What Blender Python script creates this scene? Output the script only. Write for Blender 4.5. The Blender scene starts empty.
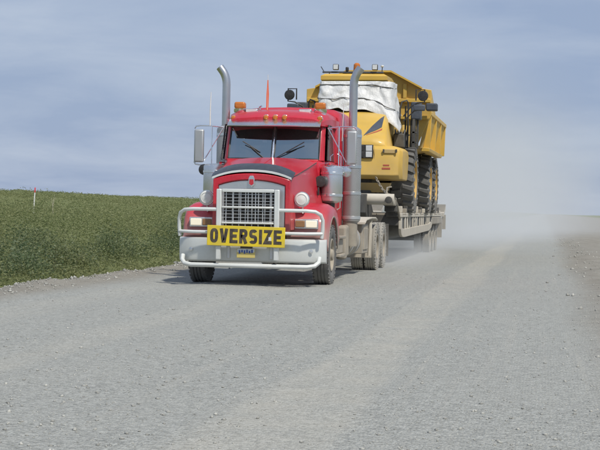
import bpy, bmesh, math, random
import numpy as np
from mathutils import Vector, Matrix, noise as mnoise
R = math.radians
random.seed(7); rng = np.random.default_rng(11)
scene = bpy.context.scene
COL = scene.collection

# ---------------------------------------------------------------- camera
YAW, PITCH, ROLL, EYE = .1516, .0100, .0190, 1.305
cam = bpy.data.cameras.new('camera'); camo = bpy.data.objects.new('camera', cam); COL.objects.link(camo)
cam.sensor_width = 36; cam.lens = 36 * 1600 / 600; cam.clip_end = 6000; cam.clip_start = .1
camo.matrix_world = (Matrix.Translation((0, 0, EYE)) @ Matrix.Rotation(YAW, 4, 'Z') @
                     Matrix.Rotation(math.pi / 2 - PITCH, 4, 'X') @ Matrix.Rotation(ROLL, 4, 'Z'))
scene.camera = camo

# ---------------------------------------------------------------- sky, sun, exposure
SUN_EL, SUN_AZ = R(54), R(140)      # azimuth from +Y towards +X: behind the camera and to its right
world = bpy.data.worlds.new('World'); scene.world = world; world.use_nodes = True
nt = world.node_tree; nt.nodes.clear()
def WN(t, **k):
    n = nt.nodes.new(t)
    for a, b in k.items(): setattr(n, a, b)
    return n
WL = nt.links.new
sky = WN('ShaderNodeTexSky', sky_type='NISHITA', sun_disc=False, sun_elevation=SUN_EL, sun_rotation=SUN_AZ,
         air_density=1.0, dust_density=.6, ozone_density=2.2)
tc = WN('ShaderNodeTexCoord'); sep = WN('ShaderNodeSeparateXYZ'); WL(tc.outputs['Generated'], sep.inputs[0])
za = WN('ShaderNodeMath', operation='ADD'); WL(sep.outputs['Z'], za.inputs[0]); za.inputs[1].default_value = .20
zm = WN('ShaderNodeMath', operation='MAXIMUM'); WL(za.outputs[0], zm.inputs[0]); zm.inputs[1].default_value = .04
dx = WN('ShaderNodeMath', operation='DIVIDE'); WL(sep.outputs['X'], dx.inputs[0]); WL(zm.outputs[0], dx.inputs[1])
dy = WN('ShaderNodeMath', operation='DIVIDE'); WL(sep.outputs['Y'], dy.inputs[0]); WL(zm.outputs[0], dy.inputs[1])
cmb = WN('ShaderNodeCombineXYZ'); WL(dx.outputs[0], cmb.inputs[0]); WL(dy.outputs[0], cmb.inputs[1])
rot = WN('ShaderNodeVectorRotate', rotation_type='Z_AXIS'); WL(cmb.outputs[0], rot.inputs['Vector']); rot.inputs['Angle'].default_value = R(-14)
mp = WN('ShaderNodeMapping'); WL(rot.outputs[0], mp.inputs[0]); mp.inputs['Scale'].default_value = (1.15, 1.35, 1)
n1 = WN('ShaderNodeTexNoise'); WL(mp.outputs[0], n1.inputs['Vector'])
n1.inputs['Scale'].default_value = 1.6; n1.inputs['Detail'].default_value = 7; n1.inputs['Roughness'].default_value = .56; n1.inputs['Distortion'].default_value = .35
mr = WN('ShaderNodeMapRange'); WL(n1.outputs[0], mr.inputs[0])
for i, v in ((1, .34), (2, .68), (3, 0), (4, 1)): mr.inputs[i].default_value = v
cc = WN('ShaderNodeMix', data_type='RGBA'); WL(mr.outputs[0], cc.inputs[0])
cc.inputs[6].default_value = (3.25, 4.1, 5.85, 1); cc.inputs[7].default_value = (4.6, 5.35, 6.75, 1)      # thin high cloud, thinner and thicker
cv = WN('ShaderNodeMapRange'); WL(sep.outputs['Z'], cv.inputs[0])                       # seen edge-on towards the horizon it covers more
for i, v in ((1, .0), (2, .55), (3, .95), (4, .72)): cv.inputs[i].default_value = v
mx = WN('ShaderNodeMix', data_type='RGBA'); WL(cv.outputs[0], mx.inputs[0]); WL(sky.outputs[0], mx.inputs[6]); WL(cc.outputs[2], mx.inputs[7])
bg = WN('ShaderNodeBackground'); WL(mx.outputs[2], bg.inputs[0]); bg.inputs[1].default_value = .092
wo = WN('ShaderNodeOutputWorld'); WL(bg.outputs[0], wo.inputs[0])

sl = bpy.data.lights.new('sun', 'SUN'); sl.energy = 3.3; sl.angle = R(3); sl.color = (1, .95, .855)
so = bpy.data.objects.new('sun', sl); COL.objects.link(so)
sd = Vector((math.sin(SUN_AZ) * math.cos(SUN_EL), math.cos(SUN_AZ) * math.cos(SUN_EL), math.sin(SUN_EL)))
so.rotation_euler = sd.to_track_quat('Z', 'Y').to_euler(); so.location = (20, -20, 60)

scene.view_settings.view_transform = 'Standard'; scene.view_settings.look = 'None'
scene.view_settings.gamma = 1; scene.view_settings.use_curve_mapping = False
scene.view_settings.exposure = 0.10
scene.render.engine = 'CYCLES'
cy = scene.cycles
cy.use_denoising = True; cy.denoiser = 'OPENIMAGEDENOISE'
cy.max_bounces = 8; cy.diffuse_bounces = 3; cy.glossy_bounces = 4; cy.transmission_bounces = 6; cy.transparent_max_bounces = 12; cy.volume_bounces = 3
cy.volume_step_rate = 1.0; cy.volume_max_steps = 160; cy.sample_clamp_indirect = 6

# ---------------------------------------------------------------- materials
class N:
    """tiny node helper"""
    def __init__(s, name):
        s.m = bpy.data.materials.new(name); s.m.use_nodes = True; s.t = s.m.node_tree; s.t.nodes.clear()
        s.out = s.n('ShaderNodeOutputMaterial'); s.pos = None
    def n(s, t, **k):
        x = s.t.nodes.new(t)
        for a, b in k.items(): setattr(x, a, b)
        return x
    def l(s, a, b): s.t.links.new(a, b)
    def P(s):
        if s.pos is None: s.pos = s.n('ShaderNodeNewGeometry').outputs['Position']
        return s.pos
    def O(s): return s.n('ShaderNodeTexCoord').outputs['Object']
    def val(s, sock, v):
        if hasattr(v, 'is_linked') or isinstance(v, bpy.types.NodeSocket): s.l(v, sock)
        else: sock.default_value = v
    def math(s, op, a, b=0.0, c=None, clamp=False):
        x = s.n('ShaderNodeMath', operation=op, use_clamp=clamp); s.val(x.inputs[0], a); s.val(x.inputs[1], b)
        if c is not None: s.val(x.inputs[2], c)
        return x.outputs[0]
    def noise(s, vec, scale, detail=4, rough=.5, dist=0.0):
        x = s.n('ShaderNodeTexNoise'); s.l(vec, x.inputs['Vector'])
        x.inputs['Scale'].default_value = scale; x.inputs['Detail'].default_value = detail
        x.inputs['Roughness'].default_value = rough; x.inputs['Distortion'].default_value = dist
        return x.outputs[0]
    def vor(s, vec, scale, feature='F1', out='Distance', rnd=1.0):
        x = s.n('ShaderNodeTexVoronoi', feature=feature); s.l(vec, x.inputs['Vector'])
        x.inputs['Scale'].default_value = scale; x.inputs['Randomness'].default_value = rnd
        return x.outputs[out]
    def rng(s, v, a, b, c=0.0, d=1.0, smooth=False):
        x = s.n('ShaderNodeMapRange', interpolation_type='SMOOTHSTEP' if smooth else 'LINEAR'); s.val(x.inputs[0], v)
        for i, q in ((1, a), (2, b), (3, c), (4, d)): s.val(x.inputs[i], q)
        return x.outputs[0]
    def mix(s, f, a, b):
        x = s.n('ShaderNodeMix', data_type='RGBA'); s.val(x.inputs[0], f)
        for i, c in ((6, a), (7, b)):
            if isinstance(c, tuple): x.inputs[i].default_value = c if len(c) == 4 else c + (1,)
            else: s.l(c, x.inputs[i])
        return x.outputs[2]
    def mixf(s, f, a, b):
        x = s.n('ShaderNodeMix', data_type='FLOAT'); s.val(x.inputs[0], f); s.val(x.inputs[2], a); s.val(x.inputs[3], b)
        return x.outputs[0]
    def sepp(s, v):
        x = s.n('ShaderNodeSeparateXYZ'); s.l(v, x.inputs[0]); return x.outputs
    def mapv(s, v, sc):
        x = s.n('ShaderNodeMapping'); s.l(v, x.inputs[0]); x.inputs['Scale'].default_value = sc; return x.outputs[0]
    def bump(s, h, strength, dist):
        x = s.n('ShaderNodeBump'); s.l(h, x.inputs['Height']); x.inputs['Strength'].default_value = strength; x.inputs['Distance'].default_value = dist
        return x.outputs[0]
    def bsdf(s, col, rough=.5, metal=0.0, normal=None, **k):
        b = s.n('ShaderNodeBsdfPrincipled')
        if isinstance(col, tuple): b.inputs['Base Color'].default_value = col + (1,)
        else: s.l(col, b.inputs['Base Color'])
        s.val(b.inputs['Roughness'], rough); s.val(b.inputs['Metallic'], metal)
        if normal is not None: s.l(normal, b.inputs['Normal'])
        for a, v in k.items(): s.val(b.inputs[a.replace('_', ' ')], v)
        s.b = b; s.l(b.outputs[0], s.out.inputs[0]); return s.m

DUST = (.38, .352, .30)
def dusty(name, base, rough=.4, metal=0.0, d0=.05, nz=.25, zlo=.3, zhi=1.4, za=.5, dust=DUST, coat=0.0, sc=2.5, vary=.12, bump=0.0):
    """paint / metal / rubber with road dust: an even film, blotches, and more of it low down"""
    m = N(name); p = m.P(); z = m.sepp(p)[2]
    big = m.noise(p, sc, 5, .6); fine = m.noise(p, 38, 3, .6)
    f = m.math('MULTIPLY', m.rng(z, zlo, zhi, 1, 0, True), za)
    f = m.math('ADD', f, d0)
    f = m.math('ADD', f, m.math('MULTIPLY', m.math('SUBTRACT', big, .48), nz * 2))
    f = m.math('ADD', f, m.math('MULTIPLY', m.math('SUBTRACT', fine, .5), .18), clamp=True)
    speck = m.math('MULTIPLY', m.rng(m.noise(p, 85, 2, .5), .66, .74), .45); f = m.math('MAXIMUM', f, speck)      # stone chips and dried splashes
    shade = m.rng(m.noise(p, 1.3, 3), .3, .7, 1 - vary, 1 + vary)
    bc = m.n('ShaderNodeMix', data_type='RGBA', blend_type='MULTIPLY'); bc.inputs[0].default_value = 1
    bc.inputs[6].default_value = base + (1,); cb = m.n('ShaderNodeCombineColor')
    for i in range(3): m.l(shade, cb.inputs[i])
    m.l(cb.outputs[0], bc.inputs[7])
    col = m.mix(f, bc.outputs[2], dust + (1,))
    nrm = m.bump(fine, bump, .004) if bump else None
    return m.bsdf(col, m.mixf(f, rough, .92), m.mixf(f, metal, 0.0), nrm, Coat_Weight=coat, Coat_Roughness=.12)

M = {}
M['red'] = dusty('red_paint', (.53, .011, .030), .33, 0, .025, .12, .7, 1.7, .28, coat=.35)
M['red_fender'] = dusty('red_fender_paint', (.53, .011, .030), .36, 0, .03, .2, .75, 1.35, .62, coat=.3)
M['yellow'] = dusty('yellow_paint', (.66, .405, .045), .5, 0, .10, .2, 1.6, 3.0, .22, coat=.1)
M['yellow_dirty'] = dusty('yellow_worn_paint', (.62, .38, .045), .55, 0, .13, .3, 2.4, 4.0, .3)
M['yellow_rim'] = dusty('yellow_rim_paint', (.62, .36, .04), .55, 0, .2, .3, 1.2, 2.4, .2)
M['chrome'] = dusty('chrome', (.82, .84, .85), .10, 1, .03, .12, .4, 2.2, .25)
M['steel'] = dusty('stainless_steel', (.72, .74, .76), .20, 1, .04, .14, .6, 2.4, .30)
M['pipe'] = dusty('exhaust_pipe_metal', (.60, .61, .62), .30, 1, .06, .14, 1.0, 2.6, .4)
M['mirror_back'] = dusty('satin_mirror_shell', (.52, .54, .55), .42, .8, .12, .2, 1.5, 2.3, .2)
M['alu'] = dusty('dull_aluminium', (.74, .77, .75), .36, .45, .14, .28, .3, 1.0, .22)
M['guard'] = dusty('pale_painted_tube', (.76, .79, .77), .34, .2, .12, .2, .3, 1.5, .2)
M['black'] = dusty('black_plastic', (.018, .018, .02), .45, 0, .04, .10, .5, 1.6, .3)
M['dark'] = dusty('dark_chassis', (.025, .025, .026), .7, 0, .12, .3, .2, 1.6, .3)
M['frame'] = dusty('dust_caked_steel', (.07, .07, .07), .8, 0, .66, .5, .2, 1.4, .25, dust=(.41, .365, .295))
M['cream'] = dusty('dust_white_steel', (.60, .56, .48), .75, 0, .40, .45, .2, 1.5, .3, dust=(.44, .39, .315))
M['navy'] = dusty('dark_blue_grey_paint', (.03, .045, .075), .5, 0, .10, .2, 2, 3.6, .2)
M['rubber'] = dusty('tyre_rubber', (.022, .022, .023), .85, 0, .42, .25, -.1, .5, .15, dust=(.30, .29, .27))
M['rubber_dust'] = dusty('dusty_tyre_rubber', (.03, .03, .03), .9, 0, .70, .3, 0, .9, .2, dust=(.42, .395, .345))
M['rubber_big'] = dusty('earthmover_tyre_rubber', (.02, .02, .022), .8, 0, .34, .3, 1.2, 2.4, .22, dust=(.33, .32, .30))
M['amber'] = None
m = N('amber_lens'); M['amber'] = m.bsdf((.55, .17, .022), .25, 0, None, Coat_Weight=.4)
m = N('headlamp_lens_lit'); M['lamp_lit'] = m.bsdf((.85, .80, .66), .2, 0, None, Emission_Color=(1, .86, .58, 1), Emission_Strength=.22)
m = N('clear_lens'); pp = m.P(); M['lens'] = m.bsdf(m.mix(m.noise(pp, 25, 2), (.62, .64, .64), (.80, .81, .80)), .25, .1, None, Coat_Weight=.6)
M['cover'] = dusty('white_lamp_cover', (.76, .77, .74), .45, 0, .10, .15, .8, 1.6, .1)
m = N('signal_lens'); M['signal'] = m.bsdf((.30, .16, .07), .25, 0, None, Coat_Weight=.5)
m = N('windshield_glass'); fr = m.n('ShaderNodeFresnel'); fr.inputs[0].default_value = 1.52
tr = m.n('ShaderNodeBsdfTransparent'); tr.inputs[0].default_value = (.50, .56, .58, 1); gl = m.n('ShaderNodeBsdfGlossy'); gl.inputs['Roughness'].default_value = .04; gl.inputs['Color'].default_value = (.74, .93, 1, 1)
df = m.n('ShaderNodeBsdfDiffuse'); df.inputs[0].default_value = (.36, .35, .32, 1)
ms = m.n('ShaderNodeMixShader'); m.l(m.math('ADD', m.math('MULTIPLY', fr.outputs[0], 1.6), .36), ms.inputs[0]); m.l(tr.outputs[0], ms.inputs[1]); m.l(gl.outputs[0], ms.inputs[2])
m2 = m.n('ShaderNodeMixShader'); m.l(m.rng(m.noise(m.P(), 2.2, 4), .35, .7, .02, .12), m2.inputs[0]); m.l(ms.outputs[0], m2.inputs[1]); m.l(df.outputs[0], m2.inputs[2])
m.l(m2.outputs[0], m.out.inputs[0]); M['glass'] = m.m
m = N('smoked_bug_shield'); p = m.P(); M['smoke'] = m.bsdf(m.mix(m.noise(p, 9, 5), (.025, .032, .042), (.07, .08, .095)), .26, 0, None)
m = N('interior_cloth'); M['interior'] = m.bsdf((.035, .036, .04), .9)
m = N('sign_yellow'); p = m.P(); M['sign_yellow'] = m.bsdf(m.mix(m.rng(m.noise(p, 6, 5), .35, .75), (.78, .58, .018), (.60, .46, .07)), .55)
m = N('sign_black'); p = m.P(); M['sign_black'] = m.bsdf(m.mix(m.rng(m.noise(p, 11, 5), .4, .8), (.045, .035, .03), (.14, .11, .07)), .6)
m = N('plate_gold'); M['plate'] = m.bsdf((.62, .50, .16), .5)
m = N('plate_pale'); M['plate_pale'] = m.bsdf((.58, .62, .66), .5)
m = N('plate_blue'); M['plate_blue'] = m.bsdf((.05, .10, .32), .5)
m = N('orange_flag_cloth'); M['orange'] = m.bsdf((.80, .13, .03), .8)
m = N('white_paint'); p = m.P(); M['white'] = m.bsdf(m.mix(m.noise(p, 12, 4), (.60, .60, .58), (.78, .78, .76)), .5)
m = N('pink_red_paint'); M['pink'] = m.bsdf((.62, .06, .08), .6)
m = N('red_print'); M['redprint'] = m.bsdf((.45, .10, .06), .6)
m = N('weathered_stake'); M['stake'] = m.bsdf((.50, .46, .34), .8)
# perforated heat shield: dark holes punched in a steel sleeve (too small to model)
m = N('perforated_steel'); ob = m.O(); s = m.sepp(ob)
ang = m.math('MULTIPLY', m.math('ARCTAN2', s[1], s[0]), 46 / math.tau); zz = m.math('MULTIPLY', s[2], 44)
row = m.math('FLOOR', zz); fx = m.math('SUBTRACT', m.math('FRACT', m.math('ADD', ang, m.math('MULTIPLY', row, .5))), .5); fz = m.math('SUBTRACT', m.math('FRACT', zz), .5)
rr = m.math('ADD', m.math('MULTIPLY', fx, fx), m.math('MULTIPLY', fz, fz)); hole = m.math('LESS_THAN', rr, .085)
dn = m.rng(m.noise(m.P(), 4, 4), .3, .75, .15, .5)
M['perf'] = m.bsdf(m.mix(hole, m.mix(dn, (.55, .56, .57), DUST), (.10, .10, .10)), .38, m.math('MULTIPLY', m.math('SUBTRACT', 1.0, hole), .6))
# mesh grille screen behind the guard
# plastic sheet
m = N('white_plastic_sheet'); p = m.P(); nn = m.noise(p, 3.2, 6, .6); n2 = m.noise(m.mapv(p, (2.0, 2.0, .8)), 6, 5, .6, .8)
hh = m.math('ADD', nn, m.math('MULTIPLY', n2, .6))
M['tarp'] = m.bsdf(m.mix(m.rng(nn, .35, .7), (.58, .585, .58), (.74, .74, .73)), .42, 0, m.bump(hh, .55, .06), Subsurface_Weight=0.0)

# ---------------------------------------------------------------- mesh helpers
X0, Y0 = -4.84, 26.2                    # centre of the truck's bumper on the road; the convoy stands along +Y
ORG = {}
def props(o, label=None, cat=None, group=None, kind=None):
    for k, v in (('label', label), ('category', cat), ('group', group), ('kind', kind)):
        if v: o[k] = v
    return o
def thing(name, d, label, cat, group=None):
    o = bpy.data.objects.new(name, None); COL.objects.link(o); o.location = (X0, Y0 + d, 0); o.empty_display_size = .3
    ORG[o.name] = Vector((0, d, 0)); return props(o, label, cat, group)

class MB:
    def __init__(s): s.v = []; s.f = []
    def add(s, vs, fs):
        b = len(s.v); s.v += [tuple(v) for v in vs]; s.f += [tuple(i + b for i in f) for f in fs]; return s
    def box(s, c, d, rot=None):
        h = [x / 2 for x in d]; vs = []
        for k in (-1, 1):
            for j in (-1, 1):
                for i in (-1, 1):
                    v = Vector((i * h[0], j * h[1], k * h[2]))
                    if rot is not None: v = rot @ v
                    vs.append(v + Vector(c))
        return s.add(vs, [(0, 2, 3, 1), (4, 5, 7, 6), (0, 1, 5, 4), (2, 6, 7, 3), (0, 4, 6, 2), (1, 3, 7, 5)])
    def bx(s, x0, x1, y0, y1, z0, z1): return s.box(((x0 + x1) / 2, (y0 + y1) / 2, (z0 + z1) / 2), (x1 - x0, y1 - y0, z1 - z0))
    def prism(s, poly, axis, a, b):
        """polygon extruded along an axis; poly holds the other two coords in x,y,z order"""
        def mk(p, t):
            q = list(p); q.insert(axis, t); return q
        n = len(poly); vs = [mk(p, a) for p in poly] + [mk(p, b) for p in poly]
        return s.add(vs, [tuple(range(n))[::-1], tuple(range(n, 2 * n))] + [(i, (i + 1) % n, n + (i + 1) % n, n + i) for i in range(n)])
    def loft(s, secs, closed=True, cap=True):
        n = len(secs[0]); vs = [v for q in secs for v in q]; fs = []
        for k in range(len(secs) - 1):
            for i in range(n if closed else n - 1):
                j = (i + 1) % n; fs.append((k * n + i, k * n + j, (k + 1) * n + j, (k + 1) * n + i))
        if cap and closed: fs += [tuple(range(n))[::-1], tuple((len(secs) - 1) * n + i for i in range(n))]
        return s.add(vs, fs)
    def tube(s, path, r, n=8, closed=False, cap=True):
        P = [Vector(p) for p in path]; L = len(P); rr = r if isinstance(r, (list, tuple)) else [r] * L
        secs = []; up = None
        for i in range(L):
            a = P[i - 1] if (i or closed) else P[i]; b = P[(i + 1) % L] if (i < L - 1 or closed) else P[i]
            t = (b - a).normalized()
            if up is None:
                up = Vector((0, 0, 1)) if abs(t.z) < .9 else Vector((1, 0, 0))
            u = t.cross(up).normalized(); w = u.cross(t).normalized(); up = w
            secs.append([P[i] + (u * math.cos(q * math.tau / n) + w * math.sin(q * math.tau / n)) * rr[i] for q in range(n)])
        if closed: secs.append(secs[0])
        return s.loft(secs, True, cap and not closed)
    def lathe(s, prof, axis, c, n=24, cap=True):
        """prof: (radius, position along axis)"""
        secs = []
        for r, t in prof:
            ring = []
            for q in range(n):
                a = q * math.tau / n; p = [math.cos(a) * r, math.sin(a) * r]; p.insert(axis, t)
                ring.append(Vector(p) + Vector(c))
            secs.append(ring)
        return s.loft(secs, True, cap)
    def build(s, name, mat, parent=None, bevel=0, seg=2, smooth=True, angle=35, org=None, at=None, fix=True):
        me = bpy.data.meshes.new(name)
        o3 = Vector(org) if org is not None else (ORG[parent.name] if parent is not None and parent.name in ORG else Vector((0, 0, 0)))
        c = Vector(at) if at is not None else o3
        me.from_pydata([Vector(v) - c for v in s.v], [], s.f)
        if fix:
            bm = bmesh.new(); bm.from_mesh(me); bmesh.ops.recalc_face_normals(bm, faces=bm.faces[:]); bm.to_mesh(me); bm.free()
        if smooth:
            me.shade_smooth(); me.set_sharp_from_angle(angle=R(angle))
        me.materials.append(mat if not isinstance(mat, str) else M[mat])
        o = bpy.data.objects.new(name, me); COL.objects.link(o)
        if parent is not None: o.parent = parent
        if at is not None: o.location = c - o3
        ORG[o.name] = c if at is not None else o3
        if bevel:
            b = o.modifiers.new('bevel', 'BEVEL'); b.width = bevel; b.segments = seg; b.limit_method = 'ANGLE'; b.angle_limit = R(32); b.harden_normals = False
        return o
def copy_part(o, parent, loc, rotz=0, mirror=False):
    c = o.copy(); COL.objects.link(c); c.parent = parent; c.location = loc
    if rotz: c.rotation_euler = (0, 0, rotz)
    for ch in list(o.children):
        g = ch.copy(); COL.objects.link(g); g.parent = c
    return c
def arc(c, r, a0, a1, n, plane='xz', fixed=0.0):
    out = []
    for i in range(n + 1):
        a = R(a0 + (a1 - a0) * i / n); p, q = c[0] + r * math.cos(a), c[1] + r * math.sin(a)
        out.append({'xz': (p, fixed, q), 'yz': (fixed, p, q), 'xy': (p, q, fixed), '2': (p, q)}[plane])
    return out
def raw(name, verts, faces, mat, kind=None, smooth=True):
    """numpy mesh; faces (n,k)"""
    me = bpy.data.meshes.new(name); nv, (nf, k) = len(verts), faces.shape
    me.vertices.add(nv); me.vertices.foreach_set('co', np.asarray(verts, np.float32).ravel())
    me.loops.add(nf * k); me.loops.foreach_set('vertex_index', faces.astype(np.int32).ravel())
    me.polygons.add(nf); me.polygons.foreach_set('loop_start', np.arange(nf, dtype=np.int32) * k)
    me.update(calc_edges=True)
    if smooth: me.shade_smooth()
    me.materials.append(mat); o = bpy.data.objects.new(name, me); COL.objects.link(o)
    if kind: o['kind'] = kind
    return o
def sstep(a, b, x): t = np.clip((x - a) / (b - a), 0, 1); return t * t * (3 - 2 * t)
_ph = rng.uniform(0, 6.28, 40)
def wob(x, y, base, octs=4):
    """cheap smooth 2-D noise, about -1..1"""
    r = 0
    for k in range(octs):
        f = base * 1.9 ** k; a = .62 ** k
        r = r + a * np.sin(x * f * 1.0 + y * f * .37 + _ph[k * 3]) * np.sin(y * f * .93 - x * f * .41 + _ph[k * 3 + 1])
    return r

# ---------------------------------------------------------------- ground
def widen(y): return np.clip(y - 40, 0, 400) * .05       # the right-hand shoulder opens out into a pull-out
def ground_z(x, y):
    sl_ = np.maximum(-x - 9.0, 0); sr = np.maximum(x - 2.6 - widen(y), 0)
    z = -.20 + 0 * x
    z = z + sstep(0, 2.5, sl_) * .16 + 4.3 * (1 - np.exp(-sl_ / 60)) + sstep(3, 30, sl_) * wob(x, y, .09, 3) * .22
    z = z + sstep(0, 4, sr) * .16 - .9 * sstep(4, 60, sr) + sstep(8, 40, sr) * wob(x, y, .05, 3) * .3
    return z
def axis_pts(lo, hi, fine_lo, fine_hi, step, g):
    a = list(np.arange(fine_lo, fine_hi, step)); s_ = step; x = a[-1]
    while x < hi: s_ *= g; x += s_; a.append(x)
    s_ = step; x = a[0]
    while x > lo: s_ *= g; x -= s_; a.insert(0, x)
    return np.array(a)
def sheet(name, xs, ys, zf, mat, kind='structure'):
    Xg, Yg = np.meshgrid(xs, ys); Zg = zf(Xg, Yg); nx, ny = len(xs), len(ys)
    v = np.stack([Xg, Yg, Zg], -1).reshape(-1, 3); i = np.arange((ny - 1) * (nx - 1)); r, c = i // (nx - 1), i % (nx - 1)
    a = r * nx + c; return raw(name, v, np.stack([a, a + 1, a + nx + 1, a + nx], 1), mat, kind)

m = N('tundra_ground'); p = m.P()
a = m.noise(p, .07, 7, .66); b = m.noise(p, 1.1, 5, .65); c = m.noise(p, 9, 3, .6)
col = m.mix(m.rng(a, .38, .62), (.150, .178, .055), (.215, .226, .090)); col = m.mix(m.rng(b, .35, .7), col, (.14, .168, .052))
col = m.mix(m.math('MULTIPLY', m.rng(c, .5, .75), .5), col, (.11, .105, .055))
M['tundra'] = m.bsdf(col, .95, 0, m.bump(m.math('ADD', b, m.math('MULTIPLY', c, .4)), .9, .25))
sheet('tundra_ground', axis_pts(-3200, 3200, -40, 12, 1.0, 1.16), axis_pts(-300, 4200, -10, 110, 1.5, 1.09), ground_z, M['tundra'])

# gravel road with brown dirt shoulders
m = N('gravel_road'); p = m.P(); s = m.sepp(p)
n_edge = m.noise(m.mapv(p, (1, .16, 1)), .45, 5, .6); n_mid = m.noise(p, 1.6, 5, .62)
track_n = m.noise(m.mapv(p, (1.0, .07, 1)), .9, 4, .6)
xw = m.math('ADD', s[0], m.math('MULTIPLY', m.math('SUBTRACT', n_edge, .5), 1.1))
def band(cx, w0, w1): return m.rng(m.math('ABSOLUTE', m.math('SUBTRACT', xw, cx)), w0, w1, 1, 0, True)
tracks = m.math('MAXIMUM', m.math('MAXIMUM', band(-1.52, .22, .44), m.math('MULTIPLY', band(-4.3, .06, .35), .7)), m.math('MULTIPLY', band(-6.2, .15, .5), .5))
tracks = m.math('MULTIPLY', tracks, m.rng(m.math('ADD', m.math('MULTIPLY', n_mid, .6), m.math('MULTIPLY', track_n, .4)), .36, .62, .15, 1))
shl = m.math('MAXIMUM', m.rng(xw, -6.7, -7.6, 0, 1, True), m.rng(xw, .25, .95, 0, 1, True))
v1 = m.n('ShaderNodeTexVoronoi'); m.l(p, v1.inputs['Vector']); v1.inputs['Scale'].default_value = 42
v2 = m.n('ShaderNodeTexVoronoi'); m.l(p, v2.inputs['Vector']); v2.inputs['Scale'].default_value = 95
g1 = m.sepp(v1.outputs['Color'])[0]; g2 = m.sepp(v2.outputs['Color'])[1]
fine = m.noise(p, 55, 3, .7)
grain = m.math('ADD', m.math('MULTIPLY', g1, .5), m.math('ADD', m.math('MULTIPLY', g2, .3), m.math('MULTIPLY', fine, .35)))
grey = m.mix(m.rng(grain, .2, .95), (.180, .184, .170), (.47, .474, .436))
patch = m.rng(m.noise(p, .55, 5, .6), .33, .68); grey = m.mix(m.math('MULTIPLY', patch, .35), grey, (.36, .36, .325))
strk = m.noise(m.mapv(p, (7, .10, 1)), 1.0, 4, .65); grey = m.mix(m.rng(strk, .52, .72, 0, .38), grey, (.42, .405, .355))
tan = m.mix(m.rng(grain, .2, 1.0), (.33, .312, .262), (.51, .488, .42))
brown = m.mix(m.rng(m.math('ADD', m.math('MULTIPLY', n_mid, .7), m.math('MULTIPLY', grain, .35)), .3, .85), (.195, .178, .146), (.36, .34, .29))
col = m.mix(m.math('MULTIPLY', tracks, .60), grey, tan); col = m.mix(shl, col, brown)
hgt = m.math('ADD', m.math('MULTIPLY', m.math('SUBTRACT', 1.0, v1.outputs['Distance']), m.mixf(tracks, 1.0, .35)), m.math('MULTIPLY', m.math('SUBTRACT', 1.0, v2.outputs['Distance']), .4))
hgt = m.math('ADD', hgt, m.math('MULTIPLY', n_mid, 1.5))
M['road'] = m.bsdf(col, .93, 0, m.bump(hgt, .7, .02))
def road_z(x, y):
    e = sstep(-7.6, -9.7, x) * .32 + sstep(1.8, 3.7, x) * .32
    rut = -.014 * (np.exp(-((x + 1.45) / .4) ** 2) + np.exp(-((x + 4.3) / .3) ** 2) + np.exp(-((x + 6.2) / .35) ** 2))
    fade = sstep(60, 14, np.abs(y - 12)) ; berm = .05 * np.exp(-((x + 8.1) / .4) ** 2) + .06 * np.exp(-((x - 1.2) / .5) ** 2)
    return .012 - e + rut + berm * (1 + .6 * wob(x, y, .9, 2)) + .008 * wob(x, y, 1.3, 4) * fade + wob(x, y, 3.1, 2) * .03 * sstep(-7.3, -8.4, x)
ro = sheet('gravel_road', np.arange(-9.8, 3.8, .2), axis_pts(-60, 4000, 4, 60, .25, 1.06), road_z, M['road'])
for v in ro.data.vertices:
    if v.co.x > .6: v.co.x += (v.co.x - .6) / 2.0 * float(widen(v.co.y))

# loose stones on the road: far too many to count
def blobs(name, pos, size, mat, kind, flat=.6):
    base = np.array([(1, 0, 0), (-1, 0, 0), (0, 1, 0), (0, -1, 0), (0, 0, 1), (0, 0, -1)], float)
    fc = np.array([(0, 2, 4), (2, 1, 4), (1, 3, 4), (3, 0, 4), (2, 0, 5), (1, 2, 5), (3, 1, 5), (0, 3, 5)])
    n = len(pos); v = base[None] * (size[:, None, None] * rng.uniform(.55, 1.25, (n, 6, 1))); v += rng.normal(0, .16, v.shape) * size[:, None, None]
    v[:, :, 2] *= flat; ang = rng.uniform(0, 6.28, n); c_, s_ = np.cos(ang)[:, None], np.sin(ang)[:, None]
    v = np.stack([v[..., 0] * c_ - v[..., 1] * s_, v[..., 0] * s_ + v[..., 1] * c_, v[..., 2]], -1) + pos[:, None, :]
    f = (fc[None] + (np.arange(n) * 6)[:, None, None]).reshape(-1, 3)
    return raw(name, v.reshape(-1, 3), f, mat, kind, smooth=False)
m = N('loose_stone'); p = m.P(); w = m.n('ShaderNodeTexWhiteNoise'); oi = m.n('ShaderNodeNewGeometry'); m.l(oi.outputs['Random Per Island'], w.inputs['Vector'])
rp = m.math('POWER', oi.outputs['Random Per Island'], 1.3)
M['stone'] = m.bsdf(m.mix(m.noise(p, 60, 2), m.mix(rp, (.26, .258, .235), (.47, .465, .42)), m.mix(rp, (.30, .295, .265), (.52, .51, .46))), .9)
ns = 17000
yy = 7.5 * (34 / 7.5) ** rng.uniform(0, 1, ns); lo = np.tan(-YAW - .235) * yy; hi = np.tan(-YAW + .235) * yy
xx = lo + (hi - lo) * rng.uniform(0, 1, ns)
trk = sum(np.exp(-((xx - c_) / .4) ** 2) * w_ for c_, w_ in ((-1.45, .95), (-4.3, .5), (-6.2, .45)))
keep = (xx > -9.0) & (xx < 3.0) & (rng.uniform(0, 1, ns) > trk) ; xx, yy = xx[keep], yy[keep]; ns = len(xx)
sz = .0034 * np.exp(rng.exponential(.42, ns)) * rng.uniform(.8, 1.2, ns); sz = np.minimum(sz, .018)
blobs('loose_gravel', np.stack([xx, yy, road_z(xx, yy) + sz * .16], 1), sz, M['stone'], 'stuff')
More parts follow.
